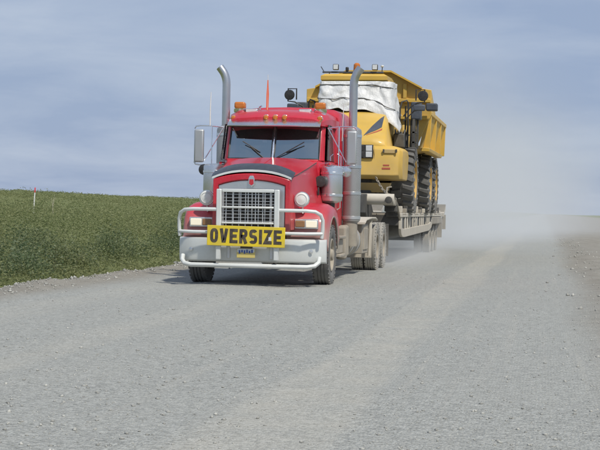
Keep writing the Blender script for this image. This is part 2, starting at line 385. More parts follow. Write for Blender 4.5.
# coarse rubble thrown up along both verges
nr = 6500; side = rng.uniform(0, 1, nr) < .75
yy = np.where(side, rng.uniform(17, 64, nr), rng.uniform(12, 80, nr)); xx = np.where(side, rng.normal(-8.25, .45, nr), rng.normal(1.5, .6, nr))
sz = np.minimum(.010 * np.exp(rng.exponential(.45, nr)), .045)
blobs('verge_rubble', np.stack([xx, yy, road_z(xx, yy) + sz * .2], 1), sz, M['stone'], 'stuff', .7)

# a few single rocks that stand out at the left verge
m = N('pale_rock'); p = m.P(); M['rock'] = m.bsdf(m.mix(m.noise(p, 14, 5, .6), (.22, .22, .21), (.48, .47, .44)), .9, 0, m.bump(m.noise(p, 30, 4), .5, .02))
def rock(seed, r):
    bm = bmesh.new(); bmesh.ops.create_icosphere(bm, subdivisions=2, radius=r)
    for v in bm.verts:
        k = 1 + .42 * mnoise.noise(v.co / r * .9 + Vector((seed * 7.1, seed, 3))) + .15 * mnoise.noise(v.co / r * 2.3 + Vector((seed, 2, seed)))
        v.co = Vector((v.co.x * 1.25 * k, v.co.y * k, v.co.z * .62 * k))
    me = bpy.data.meshes.new('rock'); bm.to_mesh(me); bm.free(); me.materials.append(M['rock']); return me
for i, (x, y, r) in enumerate(((-8.55, 30.1, .10), (-8.35, 31.6, .075), (-8.7, 28.2, .085), (-8.15, 26.0, .08), (-8.45, 34.0, .09), (-8.5, 38.3, .10), (-8.3, 27.1, .06), (-8.1, 41.5, .10), (-8.6, 24.6, .09), (-8.4, 36.1, .075))):
    r *= .8
    o = bpy.data.objects.new('rock', rock(i + 1, r)); COL.objects.link(o); o.location = (x, y, float(road_z(np.array(x), np.array(y))) + r * .25); o.rotation_euler = (0, 0, i * 1.3)
    props(o, 'small pale grey rock lying in the dirt verge below the green shrubs', 'rock', 'rocks along the left verge')

# ---------------------------------------------------------------- tundra shrubs: one continuous mass of low willow
m = N('willow_leaves'); p = m.P()
a = m.noise(p, .11, 6, .65); b = m.noise(p, 1.6, 4, .6); ri = m.n('ShaderNodeNewGeometry').outputs['Random Per Island']
col = m.mix(m.rng(a, .40, .60), (.150, .185, .068), (.285, .290, .130)); col = m.mix(m.rng(b, .4, .72), col, (.195, .235, .088))
col = m.mix(m.math('MULTIPLY', m.math('POWER', ri, 3.0), .75), col, (.37, .385, .20))
d1 = m.n('ShaderNodeBsdfPrincipled'); m.l(col, d1.inputs['Base Color']); d1.inputs['Roughness'].default_value = .6
t1 = m.n('ShaderNodeBsdfTranslucent'); m.l(col, t1.inputs[0]); mxs = m.n('ShaderNodeMixShader'); mxs.inputs[0].default_value = .45
m.l(d1.outputs[0], mxs.inputs[1]); m.l(t1.outputs[0], mxs.inputs[2]); m.l(mxs.outputs[0], m.out.inputs[0]); M['leaf'] = m.m
m = N('willow_twigs'); M['twig'] = m.bsdf((.17, .15, .11), .9)
def leaves(cx, cy, cr, ch, K, size, basez=None):
    n = len(cx); bz = ground_z(cx, cy) if basez is None else basez
    # points inside a bumpy dome
    th = rng.uniform(0, 6.283, (n, K)); rad = np.sqrt(rng.uniform(0, 1, (n, K))); hh = rng.uniform(0, 1, (n, K)) ** .30
    top = np.sqrt(np.maximum(1 - (rad * .93) ** 2, 0)); lob = 1 + .28 * np.sin(3 * th + cx[:, None] * 9) + .12 * np.sin(7 * th + cy[:, None] * 5)
    P = np.stack([cx[:, None] + np.cos(th) * rad * cr[:, None] * lob, cy[:, None] + np.sin(th) * rad * cr[:, None] * lob,
                  bz[:, None] + hh * top * ch[:, None] * rng.uniform(.82, 1.18, (n, K))], -1).reshape(-1, 3)
    # leaf blades: mostly upright twigs with leaves leaning outwards
    q = len(P); d = rng.normal(0, 1, (q, 3)); d[:, 2] = np.abs(d[:, 2]) * .38; d /= np.linalg.norm(d, axis=1)[:, None]
    e = np.cross(d, rng.normal(0, 1, (q, 3))); e /= np.linalg.norm(e, axis=1)[:, None]
    s_ = (np.repeat(size, K) if np.ndim(size) else size) * rng.uniform(.6, 1.35, q); s_ = s_[:, None]
    V = np.stack([P - d * s_ * .5, P + e * s_ * .24, P + d * s_ * .5, P - e * s_ * .24], 1)
    return V.reshape(-1, 3)
def polar(r0, r1, a0, a1, n, power=2.0):
    r = (r0 ** power + (r1 ** power - r0 ** power) * rng.uniform(0, 1, n)) ** (1 / power); a = rng.uniform(a0, a1, n)
    return -np.sin(a) * r, np.cos(a) * r
VV = []
A0, A1 = R(3), R(24)
def cov(x, y): return np.clip(.5 + .55 * wob(x, y, 1.9, 3) + .22 * wob(x, y, .21, 2), 0, 1) ** 1.3
def zone(r0, r1, n, K, size, rr, hr, power=2.0, lowp=.45):
    x, y = polar(r0, r1, A0, A1, n, power); edge = -8.75 + .35 * wob(x, y, .7, 3)
    c_ = cov(x, y); k = (x < edge) & (rng.uniform(0, 1, n) < lowp + (1 - lowp) * c_); x, y, c_ = x[k], y[k], c_[k]
    near_edge = sstep(0, 1.2, -8.75 - x)
    cr = rng.uniform(*rr, len(x)); ch = rng.uniform(*hr, len(x)) * (.22 + 1.35 * c_) * (.40 + .60 * near_edge)
    VV.append(leaves(x, y, cr, ch, K, size))
zone(23, 42, 2300, 150, .044, (.14, .40), (.24, .74), lowp=.10)
zone(36, 75, 4600, 70, .060, (.22, .46), (.28, .70), lowp=.15)
zone(70, 150, 5600, 36, .095, (.3, .7), (.16, .42), 1.6)
zone(140, 420, 11000, 20, .16, (.5, 1.2), (.08, .24), 1.3)
# fuller bushes standing proud along the near edge
m = N('verge_willow_leaves'); p = m.P(); a = m.noise(p, .5, 4, .6); ri = m.n('ShaderNodeNewGeometry').outputs['Random Per Island']
col = m.mix(m.rng(a, .38, .62), (.085, .135, .058), (.145, .180, .078)); col = m.mix(m.math('MULTIPLY', m.math('POWER', ri, 3.0), .7), col, (.30, .33, .20))
d1 = m.n('ShaderNodeBsdfPrincipled'); m.l(col, d1.inputs['Base Color']); d1.inputs['Roughness'].default_value = .55
t1 = m.n('ShaderNodeBsdfTranslucent'); m.l(col, t1.inputs[0]); mxs = m.n('ShaderNodeMixShader'); mxs.inputs[0].default_value = .4
m.l(d1.outputs[0], mxs.inputs[1]); m.l(t1.outputs[0], mxs.inputs[2]); m.l(mxs.outputs[0], m.out.inputs[0]); M['leaf2'] = m.m
n = 30; cy_ = rng.uniform(23, 66, n); cx_ = -9.5 - rng.exponential(.9, n); k = rng.integers(3, 8, n)       # each thicket is several stems wide
y = np.repeat(cy_, k) + rng.normal(0, .75, k.sum()); x = np.minimum(np.repeat(cx_, k) + rng.normal(0, .4, k.sum()), -9.05); n = len(x)
V = leaves(x, y, rng.uniform(.26, .60, n), rng.uniform(.38, .86, n), 520, .05)
props(raw('verge_willows', V, np.arange(len(V)).reshape(-1, 4), M['leaf2'], 'stuff', smooth=False), 'taller darker willow thickets along the edge of the road', 'shrubs')
# the far verge on the right
n = 700; y = rng.uniform(70, 420, n); x = 3.9 + widen(y) * 1.55 + rng.exponential(6, n); VV.append(leaves(x, y, rng.uniform(.3, .8, n), rng.uniform(.2, .5, n), 26, .16))
# sprigs creeping onto the verge
n = 260; y = rng.uniform(22, 60, n); x = rng.normal(-8.55, .22, n); VV.append(leaves(x, y, rng.uniform(.05, .16, n), rng.uniform(.05, .16, n), 26, .04, road_z(x, y) - .02))
V = np.concatenate(VV); F = np.arange(len(V)).reshape(-1, 4)
props(raw('willow_shrubs', V, F, M['leaf'], 'stuff', smooth=False), 'low green willow shrubs covering the tundra beside the road', 'shrubs')
# bare twigs standing among them
n = 900; x, y = polar(24, 60, A0, A1, n); k = x < -8.9; x, y = x[k], y[k]; n = len(x); z = ground_z(x, y); h_ = rng.uniform(.2, .62, n)
dxy = rng.normal(0, .13, (n, 2)); P0 = np.stack([x, y, z], 1); P1 = np.stack([x + dxy[:, 0], y + dxy[:, 1], z + h_], 1); wv = np.array([.002, 0, 0])
V = np.stack([P0 - wv, P0 + wv, P1 + wv * .4, P1 - wv * .4], 1).reshape(-1, 3)
props(raw('willow_twigs', V, np.arange(len(V)).reshape(-1, 4), M['twig'], 'stuff', smooth=False), 'bare grey twigs standing among the willow leaves', 'shrubs')

def ray(u, v, dist):        # where the photograph's pixel lies at a given distance, used once to place the stakes
    a_ = (u - 300) / 1600 ; ang = math.atan(a_) - YAW
    return math.sin(ang) * dist, math.cos(ang) * dist
x, y = ray(33, 200, 66); z = float(ground_z(np.array(x), np.array(y)))
pole = bpy.data.objects.new('marker_pole', None); COL.objects.link(pole); pole.location = (x, y, z); ORG[pole.name] = Vector((0, 0, 0)); pole.rotation_euler = (0, R(3), 0)
props(pole, 'white marker pole with a pink red tip standing in the green tundra', 'marker')
MB().lathe([(.024, -.2), (.024, 1.14), (.020, 1.16)], 2, (0, 0, 0), 10).build('post', 'white', pole)
MB().lathe([(.027, 1.06), (.027, 1.24), (.012, 1.27)], 2, (0, 0, 0), 10).build('painted_tip', 'pink', pole)
for i, (u, h_, lean) in enumerate(((51.5, 1.0, 6), (54, .88, -9))):
    x, y = ray(u, 200, 70); z = float(ground_z(np.array(x), np.array(y)))
    st = MB().lathe([(.009, -.2), (.008, h_ * .6), (.005, h_)], 2, (0, 0, 0), 6)
    st.tube([(0, 0, h_ * .55), (.05, 0, h_ * .75), (.06, .01, h_ * .9)], .004, 5)
    o = st.build('dry_stake', 'stake'); o.location = (x, y, z); o.rotation_euler = (0, R(lean), 0)
    props(o, ('taller straw coloured stake leaning right, in the tundra beside the white marker pole', 'shorter straw coloured stake leaning left, just right of the taller stake')[i], 'stake')

# ================================================================ the tractor (frame: x across, y metres behind the bumper, z up)
T = thing('semi_truck', 5.0, 'red conventional semi truck with tall chrome exhaust stacks and a pale bull bar', 'truck')
def both(fn):
    for s_ in (-1, 1): fn(s_)
# --- hood: lofted cross-sections from the grille shell back to the cowl
def hood_sec(d, w, zs, zc, zb, wb):
    pts = []
    pts += [(-wb, d, zb), (-w - (wb - w) * .35, d, zb + (zs - zb) * .55)]
    for i in range(9):
        t = -1 + 2 * i / 8; e = abs(t) ** 4.0
        pts.append((t * w, d, zs + (zc - zs) * (1 - e * .55 - t * t * .45)))
    pts += [(w + (wb - w) * .35, d, zb + (zs - zb) * .55), (wb, d, zb)]
    return pts
hb = MB().loft([hood_sec(.12, .64, 1.79, 1.91, .95, .66), hood_sec(.18, .66, 1.81, 1.935, .95, .68), hood_sec(.6, .69, 1.88, 2.00, .98, .74), hood_sec(1.2, .745, 1.985, 2.085, 1.1, .84), hood_sec(2.02, .81, 2.135, 2.215, 1.2, .97)], cap=False)
hood = hb.build('hood', 'red', T, angle=50)
# hood seams and side latches
for s_ in (-1, 1):
    MB().tube([(s_ * .66, .22, 1.835), (s_ * .70, .6, 1.895), (s_ * .755, 1.2, 1.998), (s_ * .815, 1.98, 2.14)], .006, 5).build('seam', 'dark', hood)
    MB().box((s_ * .885, 1.75, 1.62), (.03, .05, .14)).build('latch', 'black', hood, bevel=.01)
MB().tube([(0, .2, 1.937), (0, .6, 2.003), (0, 1.2, 2.088), (0, 2.0, 2.216)], .008, 6).build('centre_rib', 'red', hood)
# --- grille shell: red rim, chrome inner shell, screen of bars
def arch(w, z0, zs, zc, n=10):
    return [(-w, z0)] + [(-w + 2 * w * i / n, zs + (zc - zs) * (1 - abs(-1 + 2 * i / n) ** 2.2)) for i in range(n + 1)] + [(w, z0)]
def ring(outer, inner, d0, d1):
    mb = MB(); n = len(outer); mk = lambda P, d: [(p[0], d, p[1]) for p in P]
    vs = mk(outer, d0) + mk(inner, d0) + mk(outer, d1) + mk(inner, d1); fs = []
    for i in range(n - 1):
        j = i + 1; fs += [(i, j, n + j, n + i), (2 * n + i, 3 * n + i, 3 * n + j, 2 * n + j), (i, 2 * n + i, 2 * n + j, j), (n + i, n + j, 3 * n + j, 3 * n + i)]
    fs += [(0, n, 3 * n, 2 * n), (n - 1, 3 * n - 1, 4 * n - 1, 2 * n - 1)] if False else []
    fs += [(0, n, 3 * n, 2 * n), (n - 1, 2 * n - 1 + 0, 4 * n - 1, 3 * n - 1)]
    return mb.add(vs, fs)
ring(arch(.655, .92, 1.785, 1.885), arch(.568, .92, 1.685, 1.775), .05, .13).build('grille_rim', 'red', T, bevel=.015)
ring(arch(.566, .92, 1.683, 1.773), arch(.47, 1.0, 1.575, 1.62), .075, .14).build('grille_shell', 'steel', T, bevel=.012)
gr = MB().prism([(-.48, .95), (.48, .95), (.48, 1.63), (-.48, 1.63)], 1, .20, .22).build('grille', 'black', T)
for k in range(9):
    x = -.44 + .11 * k; MB().box((x, .135, 1.29), (.016, .03, .60)).build('grille_bar', 'steel', gr)
for k in range(15):
    z = 1.0 + .042 * k; MB().box((0, .165, z), (.94, .02, .010)).build('grille_slat', 'dark', gr)
em = MB().prism([(-.055, 1.70), (-.05, 1.80), (-.03, 1.845), (.03, 1.845), (.05, 1.80), (.055, 1.70), (0, 1.655)], 1, .03, .06).build('emblem', 'chrome', T, bevel=.006)
MB().prism([(-.038, 1.71), (-.034, 1.785), (.034, 1.785), (.038, 1.71), (0, 1.682)], 1, .022, .032).build('emblem_badge', 'red', em)
# --- smoked bug shield on the hood's nose with its bright edge strip
sh = MB(); secs = []
for i in range(13):
    t = -1 + 2 * i / 12; zc = 1.815 + .12 * (1 - abs(t) ** 2.6); x = t * .69; e = .95 + .25 * (1 - t ** 4)
    secs.append([(x, .06, zc), (x, .16, zc + .055 * e), (x, .34, zc + .105 * e), (x, .35, zc + .085 * e), (x, .17, zc + .03 * e)])
bs = sh.loft(secs).build('bug_shield', 'smoke', T, angle=60)
st = MB(); secs = []
for i in range(13):
    t = -1 + 2 * i / 12; zc = 1.785 + .125 * (1 - abs(t) ** 2.4); x = t * .672
    secs.append([(x, .045, zc), (x, .045, zc + .032), (x, .06, zc + .036), (x, .08, zc)])
st.loft(secs).build('trim_strip', 'guard', bs)
# --- fenders
WC, WR = (1.27, .52), .52
def fender(s_):
    outer = [(.30, .84), (.33, 1.02), (.40, 1.17), (.52, 1.285), (.70, 1.365), (.95, 1.405), (1.25, 1.415), (1.55, 1.39), (1.80, 1.31), (1.98, 1.17), (2.08, 1.0), (2.12, .82)]
    inner = arc(WC, .655, 0, 180, 14, '2'); inner = [(p[0], max(p[1], .52)) for p in inner]
    poly = outer + [(2.10, .80)] + [(p[0], p[1]) for p in inner[1:-1]] + [(.62, .60), (.34, .80)]
    poly = [p for p in poly]
    # shell: rounded shoulder towards the outside
    mb = MB(); lv = [(.56, 0), (1.02, 0), (1.13, .018), (1.20, .055), (1.235, .115)]
    cz = 1.0
    secs = []
    for xx_, ins in lv:
        q = []
        for k, (d, z) in enumerate(poly):
            if k < len(outer):
                vx, vz = d - 1.22, z - .75; L = math.hypot(vx, vz); q.append((s_ * xx_, d - vx / L * ins, z - vz / L * ins))
            else: q.append((s_ * xx_, d, z))
        secs.append(q)
    f = mb.loft(secs).build('fender', 'red_fender', T, angle=50)
    # arch lip
    MB().tube([(s_ * 1.225, p[0], p[1]) for p in arc(WC, .665, 8, 168, 14, '2')], .018, 6).build('arch_lip', 'frame', f)
    # headlamp box
    hx = s_ * .90
    MB().box((hx, .315, 1.055), (.40, .07, .165)).build('headlamp_bezel', 'chrome', f, bevel=.012)
    MB().box((hx + s_ * .085, .275, 1.055), (.19, .03, .118)).build('headlight', 'lamp_lit', f, bevel=.012)
    MB().box((hx - s_ * .105, .275, 1.055), (.16, .028, .112)).build('turn_signal', 'signal', f, bevel=.012)
both(fender)
# --- round auxiliary lamps on stalks over the fenders
def aux(s_):
    x, z, d = s_ * .815, 1.465, .30
    sh_ = MB().lathe([(.03, .22), (.075, .19), (.115, .11), (.128, .045), (.132, .0), (.124, -.012)], 1, (x, d, z), 24).build('driving_light', 'chrome', T)
    MB().lathe([(.122, -.004), (.105, -.03), (.06, -.044), (.0, -.048)], 1, (x, d, z), 24).build('lamp_cover', 'cover', sh_)
    MB().tube([(x, d + .08, z - .11), (x, d + .12, z - .22), (x, d + .2, 1.24)], .018, 8).build('stalk', 'chrome', sh_)
    MB().lathe([(.085, -.034), (.088, -.046), (.092, -.034)], 1, (x, d, z), 24, cap=False).build('lamp_ring', 'lens', sh_)
both(aux)
# --- bumper and bull bar
pr = []
for x in np.linspace(-1.25, 1.25, 21):
    t = abs(x) / 1.25; back = .02 + .16 * t ** 4 + .05 * t ** 12; pr.append((float(x), back))
bm_ = MB().loft([[(x, b + .045, .40), (x, b + .01, .425), (x, b, .47), (x, b, .74), (x, b + .012, .785), (x, b + .05, .80), (x, b + .10, .80), (x, b + .10, .40)] for x, b in pr])
bump = bm_.build('bumper', 'alu', T, angle=30)
for s_ in (-1, 1):
    MB().lathe([(.035, -.005), (.03, -.02), (0, -.024)], 1, (s_ * 1.02, .075, .60), 14).build('fog_lamp', 'chrome', bump)
    MB().box((s_ * .36, .01, .60), (.05, .03, .28)).build('tow_bracket', 'steel', bump, bevel=.008)
bb = MB()
gx0, gx1, gz0, gz1, gd = -.545, .50, .44, 1.615, -.12
# guard uprights and cross rails (flat section)
bull = MB().box((gx0 + .035, gd, (gz0 + gz1) / 2), (.085, .075, gz1 - gz0)).build('bull_bar', 'guard', T, bevel=.014)
MB().box((gx1 - .035, gd, (gz0 + gz1) / 2), (.085, .075, gz1 - gz0)).build('upright', 'guard', bull, bevel=.014)
for z, h_ in ((1.59, .055), (1.315, .032), (1.055, .035)):
    MB().box(((gx0 + gx1) / 2, gd, z), (gx1 - gx0 - .17, .06, h_)).build('cross_rail', 'guard', bull, bevel=.010)
# welded screen within the guard
for k in range(7):
    x = gx0 + .15 + (gx1 - gx0 - .30) * k / 6; MB().box((x, gd + .015, 1.32), (.013, .013, .50)).build('screen_bar', 'steel', bull)
for k in range(9):
    z = 1.09 + .055 * k; MB().box(((gx0 + gx1) / 2, gd + .022, z), (gx1 - gx0 - .17, .008, .008)).build('screen_wire', 'steel', bull)
def loop(s_):
    gx = gx1 - .02 if s_ > 0 else gx0 + .02
    p = [(gx, gd, 1.275), (s_ * .95, gd + .02, 1.275), (s_ * 1.10, gd + .05, 1.262), (s_ * 1.185, gd + .10, 1.21), (s_ * 1.215, gd + .14, 1.12), (s_ * 1.215, gd + .15, .96), (s_ * 1.20, gd + .15, .82)]
    MB().tube(p, .031, 10).build('side_loop', 'guard', bull)
    MB().tube([(gx, gd, .895), (s_ * .95, gd + .03, .895), (s_ * 1.21, gd + .14, .90)], .028, 10).build('side_rail', 'guard', bull)
both(loop)
lt = [(-1.16, .10, .50), (-1.155, .04, .42), (-1.10, -.03, .365), (-.98, -.08, .345), (0, -.10, .345), (.98, -.08, .345), (1.10, -.03, .365), (1.155, .04, .42), (1.16, .10, .50)]
MB().tube(lt, .038, 10).build('lower_tube', 'guard', bull)
lp = MB().box((-.045, -.11, .555), (.31, .012, .155)).build('license_plate', 'plate', T, bevel=.006)
MB().box((-.045, -.118, .60), (.29, .004, .06)).build('plate_band', 'plate_pale', lp)
for k in range(6): MB().box((-.15 + .042 * k, -.1215, .575 + (.012 if k % 2 else 0)), (.026, .004, .055 - .012 * (k % 3 == 1))).build('plate_mark', 'plate_blue', lp)
MB().box((-.045, -.06, .66), (.20, .05, .06)).build('plate_bracket', 'black', lp)

# --- OVERSIZE banner hung on the guard
sg = thing('oversize_sign', -.2, 'yellow OVERSIZE banner sign tied across the front of the bull bar', 'sign')
rt = Matrix.Rotation(R(.8), 3, 'Y')
MB().box((-.035, -.185, .835), (1.31, .02, .335), rt).build('panel', 'sign_yellow', sg, bevel=.006)
# block capitals, each a flat cut-out a few millimetres proud of the panel
LH, LW, SW = .238, .136, .052
def ribbon(pts, w, closed=False):
    """flat stroke of width w along 2-D points, as quads"""
    n_ = len(pts); out = []
    for i in range(n_):
        p_ = Vector(pts[i]); a_ = Vector(pts[i - 1]) if (i or closed) else None; b = Vector(pts[(i + 1) % n_]) if (i < n_ - 1 or closed) else None
        d0 = (p_ - a_).normalized() if a_ is not None else None; d1 = (b - p_).normalized() if b is not None else None
        d0 = d0 or d1; d1 = d1 or d0; n0 = Vector((-d0.y, d0.x)); n1 = Vector((-d1.y, d1.x)); nn_ = (n0 + n1).normalized(); k = w / 2 / max(.35, nn_.dot(n0))
        out.append((p_ + nn_ * k, p_ - nn_ * k))
    q = [[out[i][0], out[i][1], out[(i + 1) % n_][1], out[(i + 1) % n_][0]] for i in range(n_ if closed else n_ - 1)]
    return q
h2, w2, s2 = LH / 2 - SW / 2, LW / 2 - SW / 2, SW / 2
def oval(cx, cz, rx, rz, a0=0, a1=360, n=20, pw=.72): return [(cx + rx * math.copysign(abs(math.cos(R(a0 + (a1 - a0) * i / n))) ** pw, math.cos(R(a0 + (a1 - a0) * i / n))), cz + rz * math.copysign(abs(math.sin(R(a0 + (a1 - a0) * i / n))) ** pw, math.sin(R(a0 + (a1 - a0) * i / n)))) for i in range(n + 1)]
GL = {'O': [(oval(0, 0, w2, h2)[:-1], True)],
      'V': [([(-w2 - .004, LH / 2), (-.011, -h2 + .004), (.011, -h2 + .004), (w2 + .004, LH / 2)], False)],
      'E': [([(w2 + s2, h2), (-w2, h2), (-w2, -h2), (w2 + s2, -h2)], False), ([(-w2, 0), (w2 + s2 * .4, 0)], False)],
      'R': [([(-w2, -LH / 2), (-w2, h2)] + oval(0, h2 / 2, w2, h2 / 2, 90, -90, 10) + [(-w2, 0)], False), ([(0, 0), (w2 + .004, -LH / 2)], False)],
      'S': [(oval(0, h2 / 2, w2, h2 / 2, 25, 270, 14) + oval(0, -h2 / 2, w2, h2 / 2, 90, -155, 14)[1:], False)],
      'I': [([(0, -LH / 2), (0, LH / 2)], False)],
      'Z': [([(-w2 - s2, h2), (w2, h2), (-w2, -h2), (w2 + s2, -h2)], False)]}
word = 'OVERSIZE'; wd = [SW if ch == 'I' else LW for ch in word]; gap = (1.205 - sum(wd)) / 7; cx = -1.205 / 2
for ch, w_ in zip(word, wd):
    mb = MB()
    for k_, (pts, cl) in enumerate(GL[ch]):
        for q in ribbon(pts, SW, cl):
            dpt = -.0125 - .0015 * k_
            vs_ = [rt @ Vector((cx + w_ / 2 + v.x, dpt, v.y)) + Vector((-.035, -.185, .835)) for v in q]; mb.add(vs_, [(0, 1, 2, 3)])
    mb.build('letter', 'sign_black', sg, smooth=False); cx += w_ + gap
for x in (-.50, .46): MB().box((x, -.155, .93), (.03, .05, .10)).build('tie_strap', 'black', sg)
MB().box((.37, -.199, .80), (.045, .004, .06), rt).build('paper_tag', 'white', sg)

# --- cab
cabs = []
def cab_sec(d, w, zb, zt, r=.10):
    return [(-w, d, zb), (-w, d, zb + (zt - zb) * .5), (-w * .97, d, zt - r * 1.6), (-w * .93, d, zt - r * .6), (-w * .82, d, zt - r * .1), (-w * .4, d, zt + .02), (0, d, zt + .03), (w * .4, d, zt + .02), (w * .82, d, zt - r * .1), (w * .93, d, zt - r * .6), (w * .97, d, zt - r * 1.6), (w, d, zb + (zt - zb) * .5), (w, d, zb)]
WB, WT = 2.20, 2.80     # windshield bottom and top
# lower body and firewall, then the greenhouse as pillars, header and roof, so that the glass has a cab behind it
cab = MB().loft([[(x, d, z) for x, z in ((-w, .95), (-w, 2.0), (-w * .97, zt), (w * .97, zt), (w, 2.0), (w, .95))] for d, w, zt in ((2.02, .845, 2.16), (2.30, .93, 2.18), (2.6, .985, 2.19), (3.62, 1.0, 2.2))]).build('cab', 'red', T, bevel=.03)
roof = MB().loft([cab_sec(2.26, .855, 2.80, 2.93, .08), cab_sec(2.40, .90, 2.80, 3.02, .10), cab_sec(2.75, .97, 2.80, 3.09, .12), cab_sec(3.62, .995, 2.80, 3.11, .12)]).build('roof', 'red', cab, angle=50)
def pillars(s_):
    MB().loft([[(s_ * .815, 2.14, 2.17), (s_ * .86, 2.15, 2.17), (s_ * .92, 2.27, 2.17), (s_ * .84, 2.24, 2.17)], [(s_ * .80, 2.39, 2.82), (s_ * .845, 2.40, 2.82), (s_ * .90, 2.5, 2.82), (s_ * .82, 2.48, 2.82)]]).build('pillar', 'red', cab, bevel=.012)
    MB().bx(*sorted((s_ * .90, s_ * .99)), 3.30, 3.62, 2.16, 2.84).build('rear_pillar', 'red', cab, bevel=.02)
    # door with its own window frame
    dr = MB().bx(*sorted((s_ * .985, s_ * 1.022)), 2.30, 3.30, 1.12, 2.14).build('door', 'red', cab, bevel=.012)
    MB().bx(*sorted((s_ * 1.02, s_ * 1.05)), 3.10, 3.22, 1.72, 1.76).build('handle', 'chrome', dr, bevel=.006)
    MB().add([(s_ * .955, 2.32, 2.19), (s_ * .965, 3.30, 2.19), (s_ * .945, 3.30, 2.80), (s_ * .93, 2.50, 2.80)], [(0, 1, 2, 3)]).build('side_window', 'glass', dr, fix=False)
    MB().tube([(s_ * .97, 2.27, 2.18), (s_ * .95, 2.49, 2.82), (s_ * .965, 3.30, 2.82)], .018, 6).build('window_frame', 'black', dr)
    MB().tube([(s_ * 1.0, 3.42, 1.3), (s_ * 1.06, 3.42, 1.34), (s_ * 1.06, 3.42, 2.3), (s_ * 1.0, 3.42, 2.34)], .014, 6).build('grab_rail', 'chrome', cab)
both(pillars)
MB().box((0, 2.10, 2.165), (1.66, .10, .05)).build('cowl', 'red', cab, bevel=.015)
MB().bx(-.88, .88, 2.42, 3.56, 2.783, 2.797).build('headliner', 'interior', cab)
MB().bx(-.92, .92, 3.56, 3.60, 2.18, 2.85).build('rear_wall', 'interior', cab)
MB().prism([(-.82, 2.17), (.82, 2.17), (.80, 2.30), (-.80, 2.30)], 1, 2.28, 2.55).build('dashboard', 'interior', cab, bevel=.02)
for s_ in (-1, 1):
    MB().bx(s_ * .45 - .25, s_ * .45 + .25, 3.05, 3.2, 1.9, 2.62).build('seat', 'interior', cab, bevel=.05)
MB().tube([(.42 + .22 * math.cos(a_), 2.62 + .1 * math.sin(a_), 2.26 + .14 * math.sin(a_)) for a_ in np.linspace(0, math.tau, 20)[:-1]], .016, 6, closed=True).build('steering_wheel', 'interior', cab)
MB().box((-.12, 2.42, 2.63), (.22, .02, .07)).build('rear_view_mirror', 'interior', cab, bevel=.01)
MB().box((-.20, 2.36, 2.52), (.07, .004, .05)).build('white_rect', 'white', cab)  # small white rectangle set behind the windshield
# windshield: two panes, slightly wrapped, rubber seals, centre post
def pane(s_):
    mb = MB(); rows = 6; cols = 7; vs = []; fs = []
    for j in range(rows):
        for i in range(cols):
            t = i / (cols - 1); v = j / (rows - 1); w = .025 + (.80 - .012 * v) * t
            vs.append((s_ * w, 2.075 + .245 * v + .075 * t ** 2.2, 2.195 + .60 * v))
    for j in range(rows - 1):
        for i in range(cols - 1): a_ = j * cols + i; fs.append((a_, a_ + 1, a_ + cols + 1, a_ + cols))
    g = mb.add(vs, fs).build('windshield_pane', 'glass', cab, fix=False, angle=80)
    pth = [vs[i] for i in range(cols)] + [vs[j * cols + cols - 1] for j in range(1, rows)] + [vs[(rows - 1) * cols + i] for i in range(cols - 2, -1, -1)] + [vs[j * cols] for j in range(rows - 2, 0, -1)]
    MB().tube(pth, .017, 6, closed=True).build('seal', 'black', g)
    # wiper
    b = Vector((s_ * .12 - .05, 2.065, 2.215)); e = Vector((s_ * .12 + s_ * .30, 2.12, 2.42))
    MB().tube([b, (b + e) / 2 + Vector((0, -.012, 0)), e], .009, 6).build('wiper', 'black', cab)
    MB().tube([e + Vector((-s_ * .18, -.01, -.10)), e + Vector((s_ * .14, .02, .085))], .010, 6).build('wiper', 'black', cab)
both(pane)
MB().tube([(0, 2.055, 2.19), (0, 2.30, 2.80)], .020, 8).build('centre_post', 'chrome', cab)
# visor
secs = []
for i in range(13):
    t = -1 + 2 * i / 12; x = t * .845; bk = .11 * t * t
    secs.append([(x, 1.99 + bk, 2.775), (x, 1.985 + bk, 2.79), (x, 2.25 + bk * .6, 2.905), (x, 2.34 + bk * .6, 2.925), (x, 2.34 + bk * .6, 2.90)])
vis = MB().loft(secs).build('sun_visor', 'steel', cab, angle=30)
MB().loft([[(x * .98, 2.0 + .11 * (x / .845) ** 2, 2.772), (x * .98, 2.33 + .066 * (x / .845) ** 2, 2.893), (x * .98, 2.33 + .066 * (x / .845) ** 2, 2.887), (x * .98, 2.0 + .11 * (x / .845) ** 2, 2.766)] for x in np.linspace(-.845, .845, 9)]).build('reflection_blocker', 'black', vis)  # added black panel, keeps the windshield's reflection dark below the visor
for s_ in (-1, 1): MB().box((s_ * .81, 2.25, 2.80), (.02, .22, .05)).build('visor_bracket', 'steel', vis)
# clearance lamps
for x in (-.78, -.17, 0, .17, .80):
    d = 2.31 + .07 * (abs(x) > .5); z = 2.945 - .01 * (abs(x) > .5)
    l_ = MB().lathe([(.05, 0), (.048, -.05), (.03, -.075), (0, -.08)], 1, (x, d, z), 14).build('clearance_lamp', 'amber', T)
    MB().lathe([(.058, .06), (.058, -.005), (.05, -.01)], 1, (x, d, z), 14).build('lamp_base', 'chrome', l_)
# beacons
def beacon(x):
    d = 2.72
    b = MB().bx(x - .10, x + .10, d - .09, d + .09, 3.125, 3.25).build('beacon', 'amber', T, bevel=.035, seg=3)
    MB().lathe([(.10, 3.00), (.10, 3.05), (.115, 3.07), (.118, 3.125), (0, 3.127)], 2, (x, d, 0), 20).build('beacon_base', 'chrome', b)
    MB().lathe([(.035, 3.13), (.035, 3.2), (0, 3.21)], 2, (x, d, 0), 10).build('lamp_bulb', 'chrome', b)
beacon(-.73); beacon(.76)
